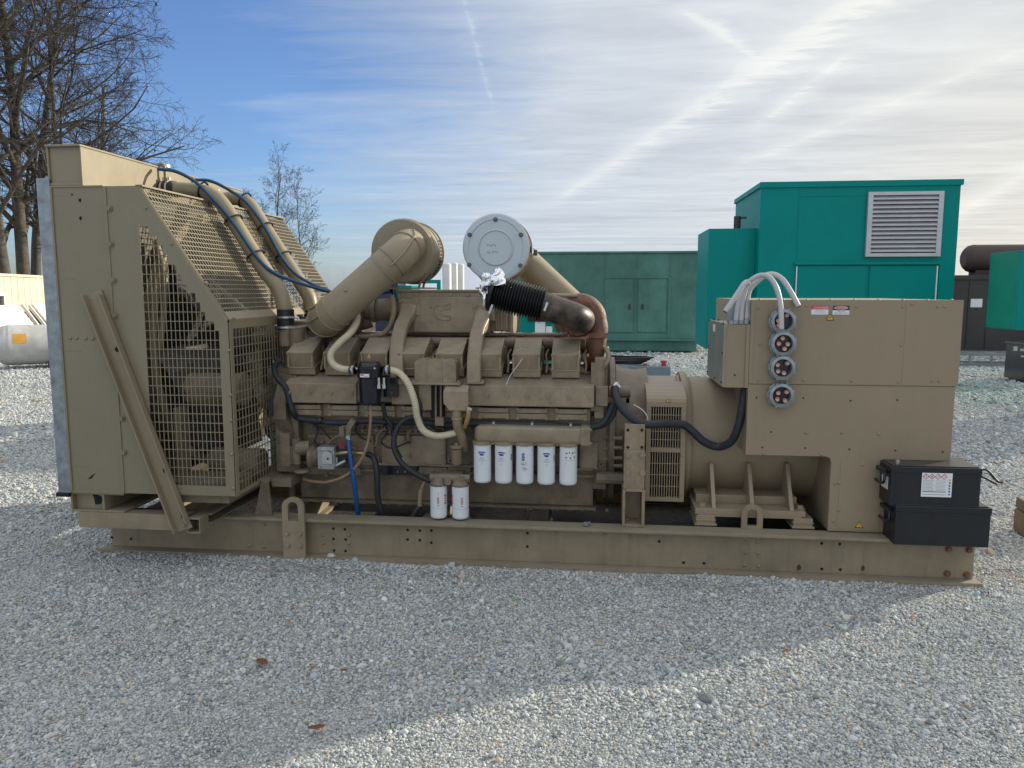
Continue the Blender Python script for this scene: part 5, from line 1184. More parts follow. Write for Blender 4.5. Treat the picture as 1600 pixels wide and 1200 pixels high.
for pt in ((1205, 675), (1255, 622), (1329, 626), (1402, 625), (1182, 621), (1258, 700), (1327, 702), (1399, 704), (1473, 706), (1316, 734), (1191, 699)): q = P(*pt, Y=YW); m.cyl(q + Vector((0, .001, 0)), q + Vector((0, -.001, 0)), .0055, n=8)
cab = m.build('electrical_cabinet', [CABP, DARK], gen, bevel=.003)
def decal(name, px, py, w_, h_, Y, par, draw, mats, lab=None):
    q = P(px, py, Y=Y); m = MB(); draw(m, q.x, Y, q.z, w_, h_); return m.build(name, mats, par, label=lab)
def quad(m, x0, x1, z0, z1, y, mi): m.mat(mi); m.add([(x0, y, z0), (x1, y, z0), (x1, y, z1), (x0, y, z1)], [(0, 1, 2, 3)])
def d_danger1(m, x, y, z, w_, h_):
    y -= .0015; m.mat(0); m.box(x - w_ / 2, x + w_ / 2, y, y + .0012, z - h_ / 2, z + h_ / 2); quad(m, x - w_ / 2, x + w_ / 2, z + h_ * .08, z + h_ / 2, y - .0006, 1)
    m.mat(0); m.text('DANGER', (x + w_ * .06, y - .001, z + h_ * .27), h_ * .26, stretch=1.15); m.add([(x - w_ * .40, y - .0018, z + h_ * .16), (x - w_ * .33, y - .0018, z + h_ * .16), (x - w_ * .365, y - .0018, z + h_ * .42)], [(0, 1, 2)])
    m.mat(2)
    for k, l in enumerate(('HIGH VOLTAGE', 'CAN CAUSE SHOCK', 'BURN OR DEATH')): m.text(l, (x, y - .001, z - h_ * (.03 + k * .15)), h_ * .10)
def d_danger2(m, x, y, z, w_, h_):
    y -= .0015; m.mat(0); m.box(x - w_ / 2, x + w_ / 2, y, y + .0012, z - h_ / 2, z + h_ / 2); quad(m, x - w_ / 2, x + w_ / 2, z - h_ * .02, z + h_ / 2, y - .0006, 2)
    m.mat(0); m.add([(x + w_ * .42 * math.cos(R(k * 20)), y - .001, z + h_ * .25 + h_ * .20 * math.sin(R(k * 20))) for k in range(18)], [tuple(range(18))]); m.mat(1); m.add([(x + w_ * .40 * math.cos(R(k * 20)), y - .0016, z + h_ * .25 + h_ * .17 * math.sin(R(k * 20))) for k in range(18)], [tuple(range(18))])
    m.mat(0); m.text('DANGER', (x, y - .002, z + h_ * .25), h_ * .22, stretch=1.1); m.mat(2); m.text('OPEN UNIT', (x, y - .001, z - h_ * .14), h_ * .12); m.text('KEEP HANDS CLEAR', (x, y - .001, z - h_ * .34), h_ * .12)
def d_tri(m, x, y, z, w_, h_, bolt_=True):
    y -= .0012
    def tr(k, yy, mi): m.mat(mi); m.add([(x - w_ / 2 * k, yy, z - h_ * (.42 * k)), (x + w_ / 2 * k, yy, z - h_ * (.42 * k)), (x, yy, z + h_ * .58 * k)], [(0, 1, 2)])
    tr(1, y, 1); tr(.74, y - .0006, 0); m.mat(1)
    if bolt_: m.add([(x + .12 * w_, y - .0012, z + h_ * .22), (x - .13 * w_, y - .0012, z - h_ * .05), (x - .0, y - .0012, z - h_ * .02), (x - .05 * w_, y - .0012, z - h_ * .27), (x + .14 * w_, y - .0012, z + h_ * .03), (x + .02 * w_, y - .0012, z + h_ * .02)], [(0, 1, 2, 5), (2, 3, 4, 5)])
    else: m.add([(x - .04 * w_, y - .0012, z + h_ * .24), (x - .025 * w_, y - .0012, z - h_ * .1), (x + .025 * w_, y - .0012, z - h_ * .1), (x + .04 * w_, y - .0012, z + h_ * .24)], [(0, 1, 2, 3)]); quad(m, x - .035 * w_, x + .035 * w_, z - h_ * .24, z - h_ * .16, y - .0012, 1)
decal('warning_decal', 1281, 484.5, .092, .050, CY0, cab, d_danger1, [WHITE, RED, GREYI], 'red and white DANGER decal, left of the two')
decal('warning_decal', 1314, 484.5, .090, .050, CY0, cab, d_danger2, [WHITE, RED, BLKI], 'black, red and white DANGER decal, right of the two')
decal('warning_decal', 1297, 496, .046, .040, CY0, cab, d_tri, [YELL, BLKI], 'yellow lightning triangle below the DANGER decals')
decal('warning_decal', 1342, 820, .050, .042, YW, cab, lambda m, x, y, z, w_, h_: d_tri(m, x, y - .002, z, w_, h_, False), [YELL, BLKI], 'yellow warning triangle low on the cabinet')
m = MB(); q = P(1044, 625, Y=.29); zq = zM + .006; d_tri(m, q.x, .285, zq + .004, .034, .026); m.build('warning_decal', [YELL, BLKI], cab, label='small yellow triangle on the slotted cover')
# control box on the cabinet's inner side
bx0, bx1 = P(1133, 550, Y=CY0 + .01).x, ux0 - .001; bz1, bzb = P(1150, 507, Y=CY0).z, P(1150, 606, Y=CY0).z
m = MB(); m.box(bx0, bx1, CY0 + .012, CY0 + .62, bzb, bz1); m.box(bx1 - .02, bx1 + 0, CY0 + .003, CY0 + .012, bzb, bz1)
m.mat(1); m.box(bx0 - .012, bx0, CY0 + .006, CY0 + .63, bzb + .004, bz1 + .006); m.mat(2)
for (yy, zz_) in ((.03, .03), (.03, .2), (.03, .37), (.3, .025), (.6, .03), (.6, .2), (.6, .37), (.2, .385), (.4, .385)): m.dome((bx0 - .012, CY0 + yy, bzb + zz_), (-1, 0, 0), .009, .006)
q = P(1148, 586, Y=CY0 + .012); m.cyl(q + Vector((0, .001, 0)), q + Vector((0, -.001, 0)), .006, n=8)
m.mat(3); m.box(bx0 - .0135, bx0 - .012, CY0 + .33, CY0 + .42, bz1 - .06, bz1 - .015)
cbx = m.build('control_box', [CABP, mat('dull cover plate', (.27, .25, .21), .3, .35, var=.15, scale=5), BLKP, WHITE], cab, bevel=.002)
m = MB(); g0, g1 = P(1138, 502, Y=.15), P(1178, 470, Y=.15); m.box(g0.x, P(1171, 480, Y=.14).x, .16, .172, bz1, P(1150, 470, Y=.16).z); m.box(g0.x, bx1 + .0, CY0 + .02, .19, bz1 + .001, bz1 + .022); m.box(P(1170, 480, Y=CY0).x - .0, ux0 + .0, CY0 + .02, CY0 + .06, bz1, uz1)
m.build('conduit_bracket', GALV, cab, bevel=.001)
cb = [(1150, 503, .12), (1158, 503, .12), (1166, 503, .12)]
m = MB()
for px, py, y_ in cb: q = P(px, py, Y=y_ - 0); m.cyl(q + Vector((0, 0, -.01)), q + Vector((0, 0, .012)), .016, n=8, sm=False); m.cyl(q + Vector((0, 0, .012)), q + Vector((0, 0, .022)), .012, n=12)
m.build('conduit_fitting', GALV, cab)
for i, path in enumerate(([(1150, 500, .12), (1153, 478, .12), (1162, 452, .12), (1168, 445, .12), (1169, 441, .10), (1163, 443, .07), (1150, 462, .05), (1133, 487, .03)],
             [(1158, 500, .12), (1160, 475, .12), (1166, 448, .12), (1176, 436, .10), (1190, 430, .08), (1203, 434, .05), (1214, 452, .02), (1220, 480, .0), (1221, 514, -.01)],
             [(1166, 500, .13), (1168, 470, .14), (1172, 452, .15), (1190, 434, .15), (1206, 428, .14), (1222, 436, .12), (1235, 455, .09), (1248, 479, .06)])):
    pts = smooth([P(x, y, Y=Y_) for x, y, Y_ in path], 8); m = MB(); m.tube(pts, .0145 if i < 3 else .012, 14)
    if i < 3: m.mat(1); d = (pts[-1] - pts[-3]).normalized(); m.cyl(pts[-1] + d * .0002, pts[-1] + d * .001, .0115, n=12)
    m.build('flexible_conduit', [PVC, DARK], cab)
# four cable glands with copper pins
for (px, py), pins in (((1224, 502), [(-8, -1), (6, -10), (-7, 7), (-1, 14)]), ((1224, 537), [(-1, -9), (-7, 0), (8, 1), (3, 9)]), ((1223, 575), [(8, -8), (-8, -5), (-7, 6), (3, 9)]), ((1221, 618), [(9, -6), (-5, -4), (-6, 7), (7, 9)])):
    Yp = CY0 if py < 600 else YW; q = P(px, py, Y=Yp - .05); m = MB(); r_ = .060
    m.lathe_open((q.x, Yp, q.z), (0, -1, 0), [(0, r_ + .012), (.012, r_ + .012), (.016, r_ + .002), (.042, r_ + .002), (.046, r_ + .010), (.060, r_ + .008), (.062, r_ - .008), (.058, r_ - .011), (.004, r_ - .012)], 40)
    for k in range(8): a = R(22 + 45 * k); m.obox((q.x + (r_ + .008) * math.cos(a), Yp - .030, q.z + (r_ + .008) * math.sin(a)), Vector((math.cos(a), 0, math.sin(a))) * .008, (0, .022, 0), Vector((-math.sin(a), 0, math.cos(a))) * .007)
    g = m.build('cable_gland', GALV, cab, origin=(q.x, Yp, q.z))
    m = MB(); m.lathe((q.x, Yp - .012, q.z), (0, -1, 0), [(0, r_ - .012), (.003, r_ - .012)], 24); m.build('gland_seal', BLKP, g)
    for dx, dz in pins: m = MB(); c_ = Vector((q.x + dx * .0033, Yp - .012, q.z - dz * .0033)); m.lathe(c_, (0, -1, 0), [(0, .0125), (.032, .0125), (.034, .011), (.030, .004)], 14); m.build('copper_pin', COPP, g)
# alternator cable
pipe([P(961, 606, Y=.22), P(962, 618, Y=.18), P(972, 638, Y=.14), P(990, 655, Y=.12), P(1010, 663, Y=.13), P(1040, 662, Y=.20), P(1068, 664, Y=.25), P(1082, 674, Y=.26), P(1100, 690, Y=.27), P(1122, 698, Y=.28), P(1142, 690, Y=.22), P(1153, 668, Y=.18), P(1159, 640, Y=.17), P(1164, 605, Y=.19)], .0245, 'wiring_loom', LOOM, gen, 14, 'thick black cable looping from the engine across the alternator to the control box')
pipe([P(957, 608, Y=.24), P(962, 600, Y=.26), P(968, 606, Y=.26)], .014, 'cable_connector', STEEL, gen, 8)
pipe([P(962, 632, Y=.19), P(958, 648, Y=.2), P(948, 660, Y=.2), P(935, 667, Y=.2)], .017, 'wiring_loom', LOOM, gen, 10)

# ================================================================ batteries
def battery(px0, px1, pyb, pyt, yf, lab, lab2):
    a, c = P(px0, pyb, Y=yf), P(px1, pyt, Y=yf); x0, x1, z0, z1 = a.x, c.x, a.z, c.z; d = .27
    t = empty('battery', ((x0 + x1) / 2, yf + d / 2, z0), lab, 'battery')
    m = MB(); m.box(x0 + .004, x1 - .004, yf + .004, yf + d - .004, z0, z1 - .04)
    for k in range(26): z_ = z0 + .015 + k * (z1 - z0 - .07) / 26; m.box(x0 + .02, x1 - .02, yf + .0026, yf + .004, z_, z_ + .003)
    m.box(x0 + .001, x1 - .001, yf + .001, yf + d - .001, z1 - .048, z1 - .042); m.build('battery_case', PLAST, t, bevel=.004)
    m = MB(); m.box(x0, x1, yf, yf + d, z1 - .040, z1 - .006); m.box(x0 + .012, x1 - .012, yf + .012, yf + d - .012, z1 - .006, z1); m.build('battery_lid', PLAST, t, bevel=.004)
    m = MB(); m.box(x0 - .022, x0, yf + .05, yf + d - .05, z1 - .055, z1 - .035); m.tube(smooth([(x0 - .012, yf + .05, z1 - .05), (x0 - .02, yf + .055, z1 - .11), (x0 - .02, yf + d - .055, z1 - .11), (x0 - .012, yf + d - .05, z1 - .05)]), .008, 8); m.build('carry_handle', PLAST, t)
    m = MB()
    for yy in (yf + .05, yf + d - .05): m.cyl((x0 + .05, yy, z1), (x0 + .05, yy, z1 + .018), .010, n=12); m.bolt((x0 + .05, yy, z1 + .012), (0, 0, 1), r=.010, h=.008)
    m.build('terminal', ALU, t); return t, x0, x1, z0, z1
LZ = P(1460, 852, Y=-.075).z
bt2 = battery(1396, 1551, 851, 793, -.075, 'black ribbed battery without a front label, under the other one on the skid end', None)
bt1 = battery(1389, 1536, 790, 731, -.065, 'black battery with a white hazard label, stacked on top of the other', None)
t, x0, x1, z0, z1 = bt1
a, c = P(1439, 776, Y=-.068), P(1489, 740, Y=-.068); m = MB(); y = -.0665
m.mat(0); m.box(a.x, c.x, y, y + .004, a.z, c.z); W_, H_ = c.x - a.x, c.z - a.z
for k in range(4):
    cx_, cz_ = a.x + W_ * (.13 + .20 * k), c.z - H_ * .15; s_ = H_ * .13
    m.mat(1); m.add([(cx_ - s_, y - .0006, cz_), (cx_, y - .0006, cz_ - s_), (cx_ + s_, y - .0006, cz_), (cx_, y - .0006, cz_ + s_)], [(0, 1, 2, 3)]); s_ *= .72; m.mat(0); m.add([(cx_ - s_, y - .0012, cz_), (cx_, y - .0012, cz_ - s_), (cx_ + s_, y - .0012, cz_), (cx_, y - .0012, cz_ + s_)], [(0, 1, 2, 3)])
    if k == 0: quad(m, cx_ - .0015, cx_ + .0015, cz_ - .001, cz_ + .006, y - .0018, 2); quad(m, cx_ - .0015, cx_ + .0015, cz_ - .006, cz_ - .003, y - .0018, 2)
    elif k == 1: m.mat(2); m.add([(cx_ + (.006 if j % 2 else .003) * math.cos(R(j * 36)), y - .0018, cz_ + (.006 if j % 2 else .003) * math.sin(R(j * 36))) for j in range(10)], [tuple(range(10))])
    else: quad(m, cx_ - .005, cx_ + .004, cz_ - .001, cz_ + .001, y - .0018, 2); quad(m, cx_ + .001, cx_ + .005, cz_ + .002, cz_ + .005, y - .0018, 1)
for r_ in range(11):
    zz_ = c.z - H_ * (.32 + r_ * .058)
    for s_, e_ in ((.04, .42), (.46, .82)):
        if r_ < 8: quad(m, a.x + W_ * s_, a.x + W_ * (e_ - .03 * (r_ % 3)), zz_ - .0012, zz_ + .0012, y - .0006, 3)
    if r_ in (8, 10): quad(m, a.x + W_ * .04, a.x + W_ * .82, zz_ - .0018, zz_ + .0018, y - .0006, 2 if r_ == 8 else 3)
for k, mi in enumerate((4, 5, 1, 5, 1, 5)): m.mat(mi); m.add([(a.x + W_ * .92 + .006 * math.cos(R(j * 45)), y - .0006, c.z - H_ * (.28 + k * .12) + .006 * math.sin(R(j * 45))) for j in range(8)], [tuple(range(8))])
m.build('hazard_label', [WHITE, RED, BLKI, GREYI, YELL, mat('sky blue print', (.05, .3, .5), .5)], t)
m = MB(); m.box(x0 + .0015, x0 + .005, -.02, .07, z0 + .08, z0 + .15); m.build('side_label', WHITE, t)
m = MB(); m.tube(smooth([(x1 - .005, .03, z1 - .06), (x1 + .06, .03, z1 - .03), (x1 + .12, .02, z1 - .09), (x1 + .15, .02, z1 - .10)]), .006, 8); m.tube(smooth([(x1 - .005, .03, z1 - .07), (x1 + .05, .03, z1 - .075), (x1 + .12, .02, z1 - .11)]), .006, 8); m.build('battery_lead', RUBB, t)
t, x0, x1, z0, z1 = bt2
m = MB(); m.tube(smooth([(x1 - .005, .03, z1 - .05), (x1 + .025, .02, z1 - .06), (x1 + .028, .02, z1 - .09), (x1 + .01, .02, z1 - .11)]), .006, 8); m.build('battery_lead', RUBB, t)

# ================================================================ background things
def gp(px, py): return P(px, py, Z=0.0)
# weathered green generator container
yg = P(1000, 551, Z=0).y; a, c = P(800, 551, Y=yg), P(1100, 396, Y=yg)
x0, x1, zt = P(790, 450, Y=yg).x, P(1098, 450, Y=yg).x, P(1000, 396, Y=yg).z
t = empty('generator_enclosure', (x0 + 2, yg + 1, 0), 'weathered dull green metal enclosure with double doors, behind the rusty turbocharger', 'generator enclosure')
m = MB(); m.box(x0, x1, yg, yg + 2.4, .38, zt); m.box(x0 - .02, x1 + .02, yg - .04, yg + 2.44, zt, zt + .06); m.box(x0, x1 - .1, yg + .1, yg + 2.3, .04, .32); m.box(x0 - .02, x1 + .02, yg - .03, yg + .02, .32, .38); m.build('enclosure_wall', OLIVE, t, bevel=.01)
for a_, b_ in ((944, 990), (996, 1042)):
    q0, q1 = P(a_, 519, Y=yg), P(b_, 436, Y=yg); m = MB(); m.box(q0.x, q1.x, yg - .03, yg - .002, q0.z, q1.z); d_ = m.build('door', OLIVE, t, bevel=.008); m = MB(); q = P(b_ - 8 if a_ < 960 else a_ + 6, 478, Y=yg); m.box(q.x, q.x + .05, yg - .06, yg - .03, q.z - .09, q.z + .05); m.build('door_handle', BROWN, d_)
m = MB()
for px in (875, 944, 993, 1045): m = MB(); q = P(px, 500, Y=yg); m.box(q.x - .012, q.x + .012, yg - .014, yg - .001, .42, zt - .02); m.build('trim_strip', OLIVE, t)
m = MB()
q0, q1 = P(944, 519, Y=yg), P(1045, 435, Y=yg); m.box(q0.x - .04, q1.x + .03, yg - .035, yg - .001, q1.z, q1.z + .05); m.box(q1.x, q1.x + .06, yg - .03, yg - .001, .42, q1.z + .02); m.build('trim_strip', OLIVE, t)
# tall teal enclosure with a louvre
yt = 8.0
x0, x1 = P(1185, 400, Y=yt).x, P(1494, 400, Y=yt).x; zt = P(1300, 292, Y=yt).z; dp = 2.2
t = empty('generator_enclosure', ((x0 + x1) / 2, yt + 1, 0), 'tall bright teal enclosure with a silver louvre, behind the electrical cabinet', 'generator enclosure')
m = MB(); m.box(x0, x1, yt, yt + dp, .35, zt); m.box(x0 + .1, x1 - .1, yt + .1, yt + dp - .1, .0, .35)
for px in (1242, 1467): q = P(px, 440, Y=yt); m.box(q.x - .012, q.x + .012, yt - .012, yt - .001, .4, P(1300, 414, Y=yt).z)
q0, q1 = P(1240, 414, Y=yt), P(1468, 410, Y=yt); m.box(q0.x, q1.x, yt - .05, yt - .001, q0.z, q1.z + .01)
for px in (1247, 1351): q = P(px, 350, Y=yt); m.box(q.x - .006, q.x + .004, yt - .006, yt - .001, P(1300, 405, Y=yt).z, zt)
m.box(P(1247, 350, Y=yt).x, P(1350, 350, Y=yt).x, yt - .006, yt - .001, P(1300, 306, Y=yt).z - .008, P(1300, 306, Y=yt).z)
m.build('enclosure_wall', TEAL, t, bevel=.008)
m = MB(); zr = P(1300, 283, Y=yt).z; m.prism([(x0 - .03, yt - .025, zt), (x1 + .03, yt - .025, zt), (x1 + .03, yt - .025, zr), (x0 - .02, yt - .025, zr)], (0, dp + .05, 0)); m.build('roof', TEAL, t, bevel=.01)
for a_, b_ in ((1244, 1354), (1356, 1464)):
    q0, q1 = P(a_, 470, Y=yt), P(b_, 414, Y=yt); m = MB(); m.box(q0.x, q1.x, yt - .02, yt - .001, .9, q1.z - .01); m.build('door', TEAL, t, bevel=.006)
m = MB(); 
for px in (1244, 1463): q = P(px, 440, Y=yt - .02); m.box(q.x - .008, q.x + .008, yt - .032, yt - .02, .9, P(1300, 416, Y=yt).z)
m.build('door_edge', WHITE, t)
lx0, lx1, lz0, lz1 = P(1353, 350, Y=yt).x, P(1470, 350, Y=yt).x, P(1400, 401, Y=yt).z, P(1400, 300, Y=yt).z
m = MB(); fw = .07
m.box(lx0, lx0 + fw, yt - .06, yt + .0 - .001, lz0, lz1); m.box(lx1 - fw, lx1, yt - .06, yt - .001, lz0, lz1); m.box(lx0 + fw, lx1 - fw, yt - .06, yt - .001, lz0, lz0 + .05); m.box(lx0 + fw, lx1 - fw, yt - .06, yt - .001, lz1 - .05, lz1)
k_ = 13
for k in range(k_):
    z_ = lz0 + .07 + (lz1 - lz0 - .12) * k / k_; m.prism([(lx0 + fw, yt - .055, z_), (lx0 + fw, yt - .055, z_ + .022), (lx0 + fw, yt - .012, z_ + .062), (lx0 + fw, yt - .012, z_ + .050), (lx0 + fw, yt - .05, z_ + .010)], (lx1 - lx0 - 2 * fw, 0, 0))
for px in range(9): m.dome((lx0 + .035, yt - .06, lz0 + .06 + px * .105), (0, -1, 0), .008); m.dome((lx1 - .035, yt - .06, lz0 + .06 + px * .105), (0, -1, 0), .008)
m.mat(1); m.box(lx0 + fw, lx1 - fw, yt - .008, yt - .002, lz0 + .05, lz1 - .05)
m.build('louvre', [mat('louvre aluminium', (.50, .49, .51), .4, .4, var=.06), mat('louvre back', (.10, .10, .105), .6)], t)
hx0, hx1 = P(1105, 450, Y=yt + .25).x, x0 - .002; hz0, hz1 = P(1095, 545, Y=yt + .25).z, P(1140, 357, Y=yt + .25).z
m = MB(); m.box(hx0, hx1, yt + .25, yt + 1.6, hz0, hz1); m.box(hx0 + .9, hx0 + .91, yt + .246, yt + .25, hz0, hz1); m.build('air_hood', TEAL, t, bevel=.01)
q = P(1152, 345, Y=yt + .5); m = MB(); m.cyl((q.x, yt + .5, hz1), (q.x, yt + .5, P(1150, 338, Y=yt + .5).z), .055, n=16); m.box(q.x, q.x + .14, yt + .48, yt + .52, P(1150, 339, Y=yt + .5).z - .03, P(1150, 339, Y=yt + .5).z); m.build('exhaust_stub', MUFF, t)
# small teal unit seen between the banks, with notices
yk = 5.2; x0, x1 = P(585, 500, Y=yk).x, P(826, 500, Y=yk).x; zt = P(800, 500, Y=yk).z
x0b, x1b = P(800, 500, Y=yk).x, P(899, 500, Y=yk).x; ztb = P(850, 486, Y=yk).z
t = empty('control_cubicle', ((x0b + x1b) / 2, yk + .4, 0), 'teal machine with white notices, seen under the black exhaust bellows', 'machine')
m = MB(); m.box(x0b, x1b, yk, yk + .9, .08, ztb); m.box(x0b + .1, x0b + .5, yk + .2, yk + .6, ztb, ztb + .1); m.build('machine_body', TEAL, t, bevel=.01)
m = MB(); q0, q1 = P(836, 523, Y=yk), P(852, 503, Y=yk); m.box(q0.x, q1.x, yk - .006, yk, q0.z, q1.z); q0, q1 = P(853, 522, Y=yk), P(863, 510, Y=yk); m.box(q0.x, q1.x, yk - .006, yk, q0.z, q1.z); m.build('notice', WHITE, t)
m = MB(); q0, q1 = P(825, 502, Y=yk), P(868, 490, Y=yk); m.box(q0.x, q1.x, yk - .03, yk - .007, q0.z + .005, q1.z); m.build('dark_panel', BLKP, t)
# teal and navy machine behind the front air cleaner
yk = 6.2; t = empty('towed_machine', (P(605, 520, Y=yk).x, yk + .5, 0), 'teal framed machine with a navy blue body behind the left air cleaner', 'machine')
m = MB(); q0, q1 = P(588, 600, Y=yk), P(612, 440, Y=yk); m.box(q0.x, q1.x, yk, yk + .8, .1, q1.z); m.box(q1.x + .002, P(616, 440, Y=yk).x, yk + .02, yk + .1, .1, q1.z + .02); m.build('machine_body', NAVYP, t, bevel=.01)
m = MB(); q0, q1 = P(608, 600, Y=yk), P(680, 437, Y=yk); m.box(q1.x, q1.x + .05, yk + .1, yk + .15, 0, q1.z); m.box(q0.x + .1, q1.x, yk + .1, yk + .15, q1.z - .05, q1.z); m.box(q0.x + .1, P(640, 437, Y=yk).x, yk + .1, yk + .6, .9, q1.z - .08); m.build('machine_frame', TEAL, t)
# white storage silos far off
for i, (pa, pb, py) in enumerate(((691, 705, 412), (705, 715, 411), (715, 725, 413))):
    Y_ = 150 + i * 3; q0, q1 = P(pa, py, Y=Y_), P(pb, py, Y=Y_); r_ = (q1.x - q0.x) / 2; m = MB(); m.lathe(((q0.x + q1.x) / 2, Y_, 0), (0, 0, 1), [(0, r_), (q0.z - .15, r_), (q0.z + .1, r_ * .55)], 20)
    m.build('storage_silo', SILO, origin=((q0.x + q1.x) / 2, Y_, 0), label=('leftmost white silo of three on the horizon', 'middle white silo of three on the horizon', 'rightmost white silo of three on the horizon')[i], cat='silo', group='white silos on the horizon')
q = P(580, 530, Y=24); m = MB()
rg_ = random.Random(5); n_ = 16; V = []
for j in range(n_ + 1):
    for i in range(n_ + 1):
        u_, v_ = i / n_ * 2 - 1, j / n_ * 2 - 1; V.append((q.x + u_ * 2.6, 24 + v_ * 2.0, max(0, 1.0 * (1 - u_ * u_) * (1 - v_ * v_)) * (1 + rg_.uniform(-.15, .15)) - .02))
m.add(V, [(j * (n_ + 1) + i, j * (n_ + 1) + i + 1, (j + 1) * (n_ + 1) + i + 1, (j + 1) * (n_ + 1) + i) for j in range(n_) for i in range(n_)], True)
m.build('earth_mound', DIRT, origin=(q.x, 24, 0), kind='structure', label='low mound of brown earth')
# grey electrical panel lying behind the alternator, cables on it
yp = 5.6; a, c = P(950, 610, Y=yp), P(1048, 573, Y=yp); t = empty('switch_panel', ((a.x + c.x) / 2, yp + .2, a.z), 'long blue grey switch box with red and white knobs beyond the flywheel', 'switch box')
m = MB(); m.box(a.x, c.x, yp, yp + .45, 0.0, c.z); q0, q1 = P(964, 590, Y=yp - .05), P(982, 573, Y=yp - .05); m.box(q0.x, q1.x, yp - .06, yp - .001, q0.z - .02, q1.z); m.build('panel_box', SLATE, t, bevel=.01)
m = MB(); m.mat(0)
for px, w_, h_, mi in ((1008, .03, .03, 1), (1017, .03, .02, 0), (1027, .05, .06, 0), (1037, .05, .07, 1)): q = P(px, 572, Y=yp + .1); m.mat(mi); m.lathe((q.x, yp + .1, c.z), (0, 0, 1), [(0, w_ * .6), (h_ * .6, w_ * .6), (h_ * .62, w_ * .85), (h_, w_ * .8)], 12)
m.build('knob', [WHITE, RED], t)
t2 = MB(); cc_ = P(985, 570, Y=yp + .2)
for k in range(7):
    pts = []; r0 = random.Random(k); 
    for j in range(14): an = j / 13 * 6.0 + k * .5; pts.append((cc_.x - .12 + (.24 + .02 * k) * math.cos(an) * 1.15, yp + .23 + .16 * math.sin(an), c.z + .02 + .012 * k + r0.uniform(0, .012)))
    t2.tube(smooth(pts, 3), .012, 6)
t2.tube(smooth([(cc_.x + .1, yp + .1, c.z + .06), (cc_.x - .3, yp, c.z + .05), (cc_.x - .55, yp - .1, c.z - .1), (cc_.x - .7, yp - .1, .02)]), .014, 6)
t2.build('cable_coil', RUBB, origin=(cc_.x, yp + .2, c.z), label='coil of black cable dumped on the blue grey switch box', cat='cable')
# right edge: dark brown enclosure with a muffler, ladder, teal hood, black cubicle, timber
yb_ = P(1520, 553, Z=0).y; x0 = P(1484, 480, Y=yb_).x; x1 = x0 + 7; zt = P(1520, 430, Y=yb_).z
t = empty('generator_enclosure', (x0 + 2, yb_ + 1, 0), 'dark brown enclosure carrying a muffler, at the right edge beyond the cabinet', 'generator enclosure')
m = MB(); m.box(x0, x1, yb_, yb_ + 2.4, .02, zt); m.box(x0 - .03, x1, yb_ - .05, yb_ + 2.4, zt - .12, zt); m.box(x0, x1, yb_ - .03, yb_, .02, .12)
for px in (1511, 1541): q = P(px, 500, Y=yb_); m.box(q.x - .01, q.x + .01, yb_ - .02, yb_ - .001, .14, zt - .14)
m.build('enclosure_wall', BROWN, t, bevel=.01)
m = MB(); q0, q1 = P(1516, 480, Y=yb_), P(1535, 467, Y=yb_); m.box(q0.x, q1.x, yb_ - .012, yb_ - .002, q0.z, q1.z); m.build('notice', WHITE, t)
m = MB(); zc_ = P(1560, 404, Y=yb_ + .6).z; rm = P(1560, 382, Y=yb_ + .6).z - zc_; xm = P(1505, 404, Y=yb_ + .6).x
m.lathe((xm, yb_ + .6, zc_), (1, 0, 0), [(0, rm * .55), (.04, rm * .72), (.12, rm * .92), (.22, rm), (4.2, rm), (4.3, rm * .6)], 36); m.box(xm + .25, xm + .75, yb_ + .4, yb_ + .8, zt, zc_ - rm * .8); m.box(xm + 3, xm + 3.4, yb_ + .4, yb_ + .8, zt, zc_ - rm * .8); m.build('muffler', MUFF, t)
yl = P(1540, 573, Z=0).y; x0 = P(1480, 573, Y=yl).x; x1 = P(1625, 573, Y=yl).x; m = MB()
za, zb_ = .02, .30
m.box(x0, x1, yl, yl + .05, za, za + .05); m.box(x0, x1, yl, yl + .05, zb_ - .06, zb_); m.box(x0, x1, yl + .6, yl + .65, zb_ - .05, zb_); m.box(x0, x1, yl + .6, yl + .65, za, za + .05)
for k in range(9): x_ = x0 + k * .45; m.obox((x_ + .12, yl + .32, zb_ - .03), (.0 + .03, 0, 0), (-.10, .31, 0), (0, 0, .02)); m.box(x_, x_ + .04, yl + .01, yl + .04, za + .05, zb_ - .06)
m.build('steel_ladder_frame', mat('grey galvanised frame', (.20, .22, .22), .5, var=.1), origin=(x0, yl, 0), label='long grey ladder-like steel frame lying on the gravel by the dark brown enclosure', cat='steel frame')
yh = 6.2; q = P(1591, 455, Y=yh); zt_, zb_ = P(1592, 391, Y=yh).z, P(1590, 516, Y=yh).z; dd_ = .78
t = empty('generator_enclosure', (q.x + .8, yh + .5, 0), 'bright teal enclosure cut off by the right edge, above the black cubicle', 'generator enclosure')
m = MB(); m.box(q.x, q.x + 2.6, yh, yh + dd_, zb_, zt_); m.box(q.x + .9, q.x + 2.6, yh + .05, yh + dd_ - .05, 0, zb_); m.build('hood_body', TEAL, t, bevel=.008)
m = MB(); m.box(q.x - .004, q.x - .0005, yh + .01, yh + dd_ - .01, zb_ + .01, zt_ - .01)
for k in range(7):
    z_ = zb_ + .04 + k * (zt_ - zb_ - .08) / 6
    for f_ in (.03, .74): m.dome((q.x - .004, yh + f_, z_), (-1, 0, 0), .009)
m.build('side_panel', TEALG, t)
yc_ = 5.9; q0, q1 = P(1571, 596, Y=yc_), P(1600, 538, Y=yc_); yc_ = P(1585, 598, Z=0).y; q0, q1 = P(1572, 597, Y=yc_), P(1600, 540, Y=yc_); q0.x += .30
t = empty('black_cubicle', (q0.x + .4, yc_ + .3, 0), 'small black cubicle with pale stickers standing on the gravel at the right edge', 'cubicle')
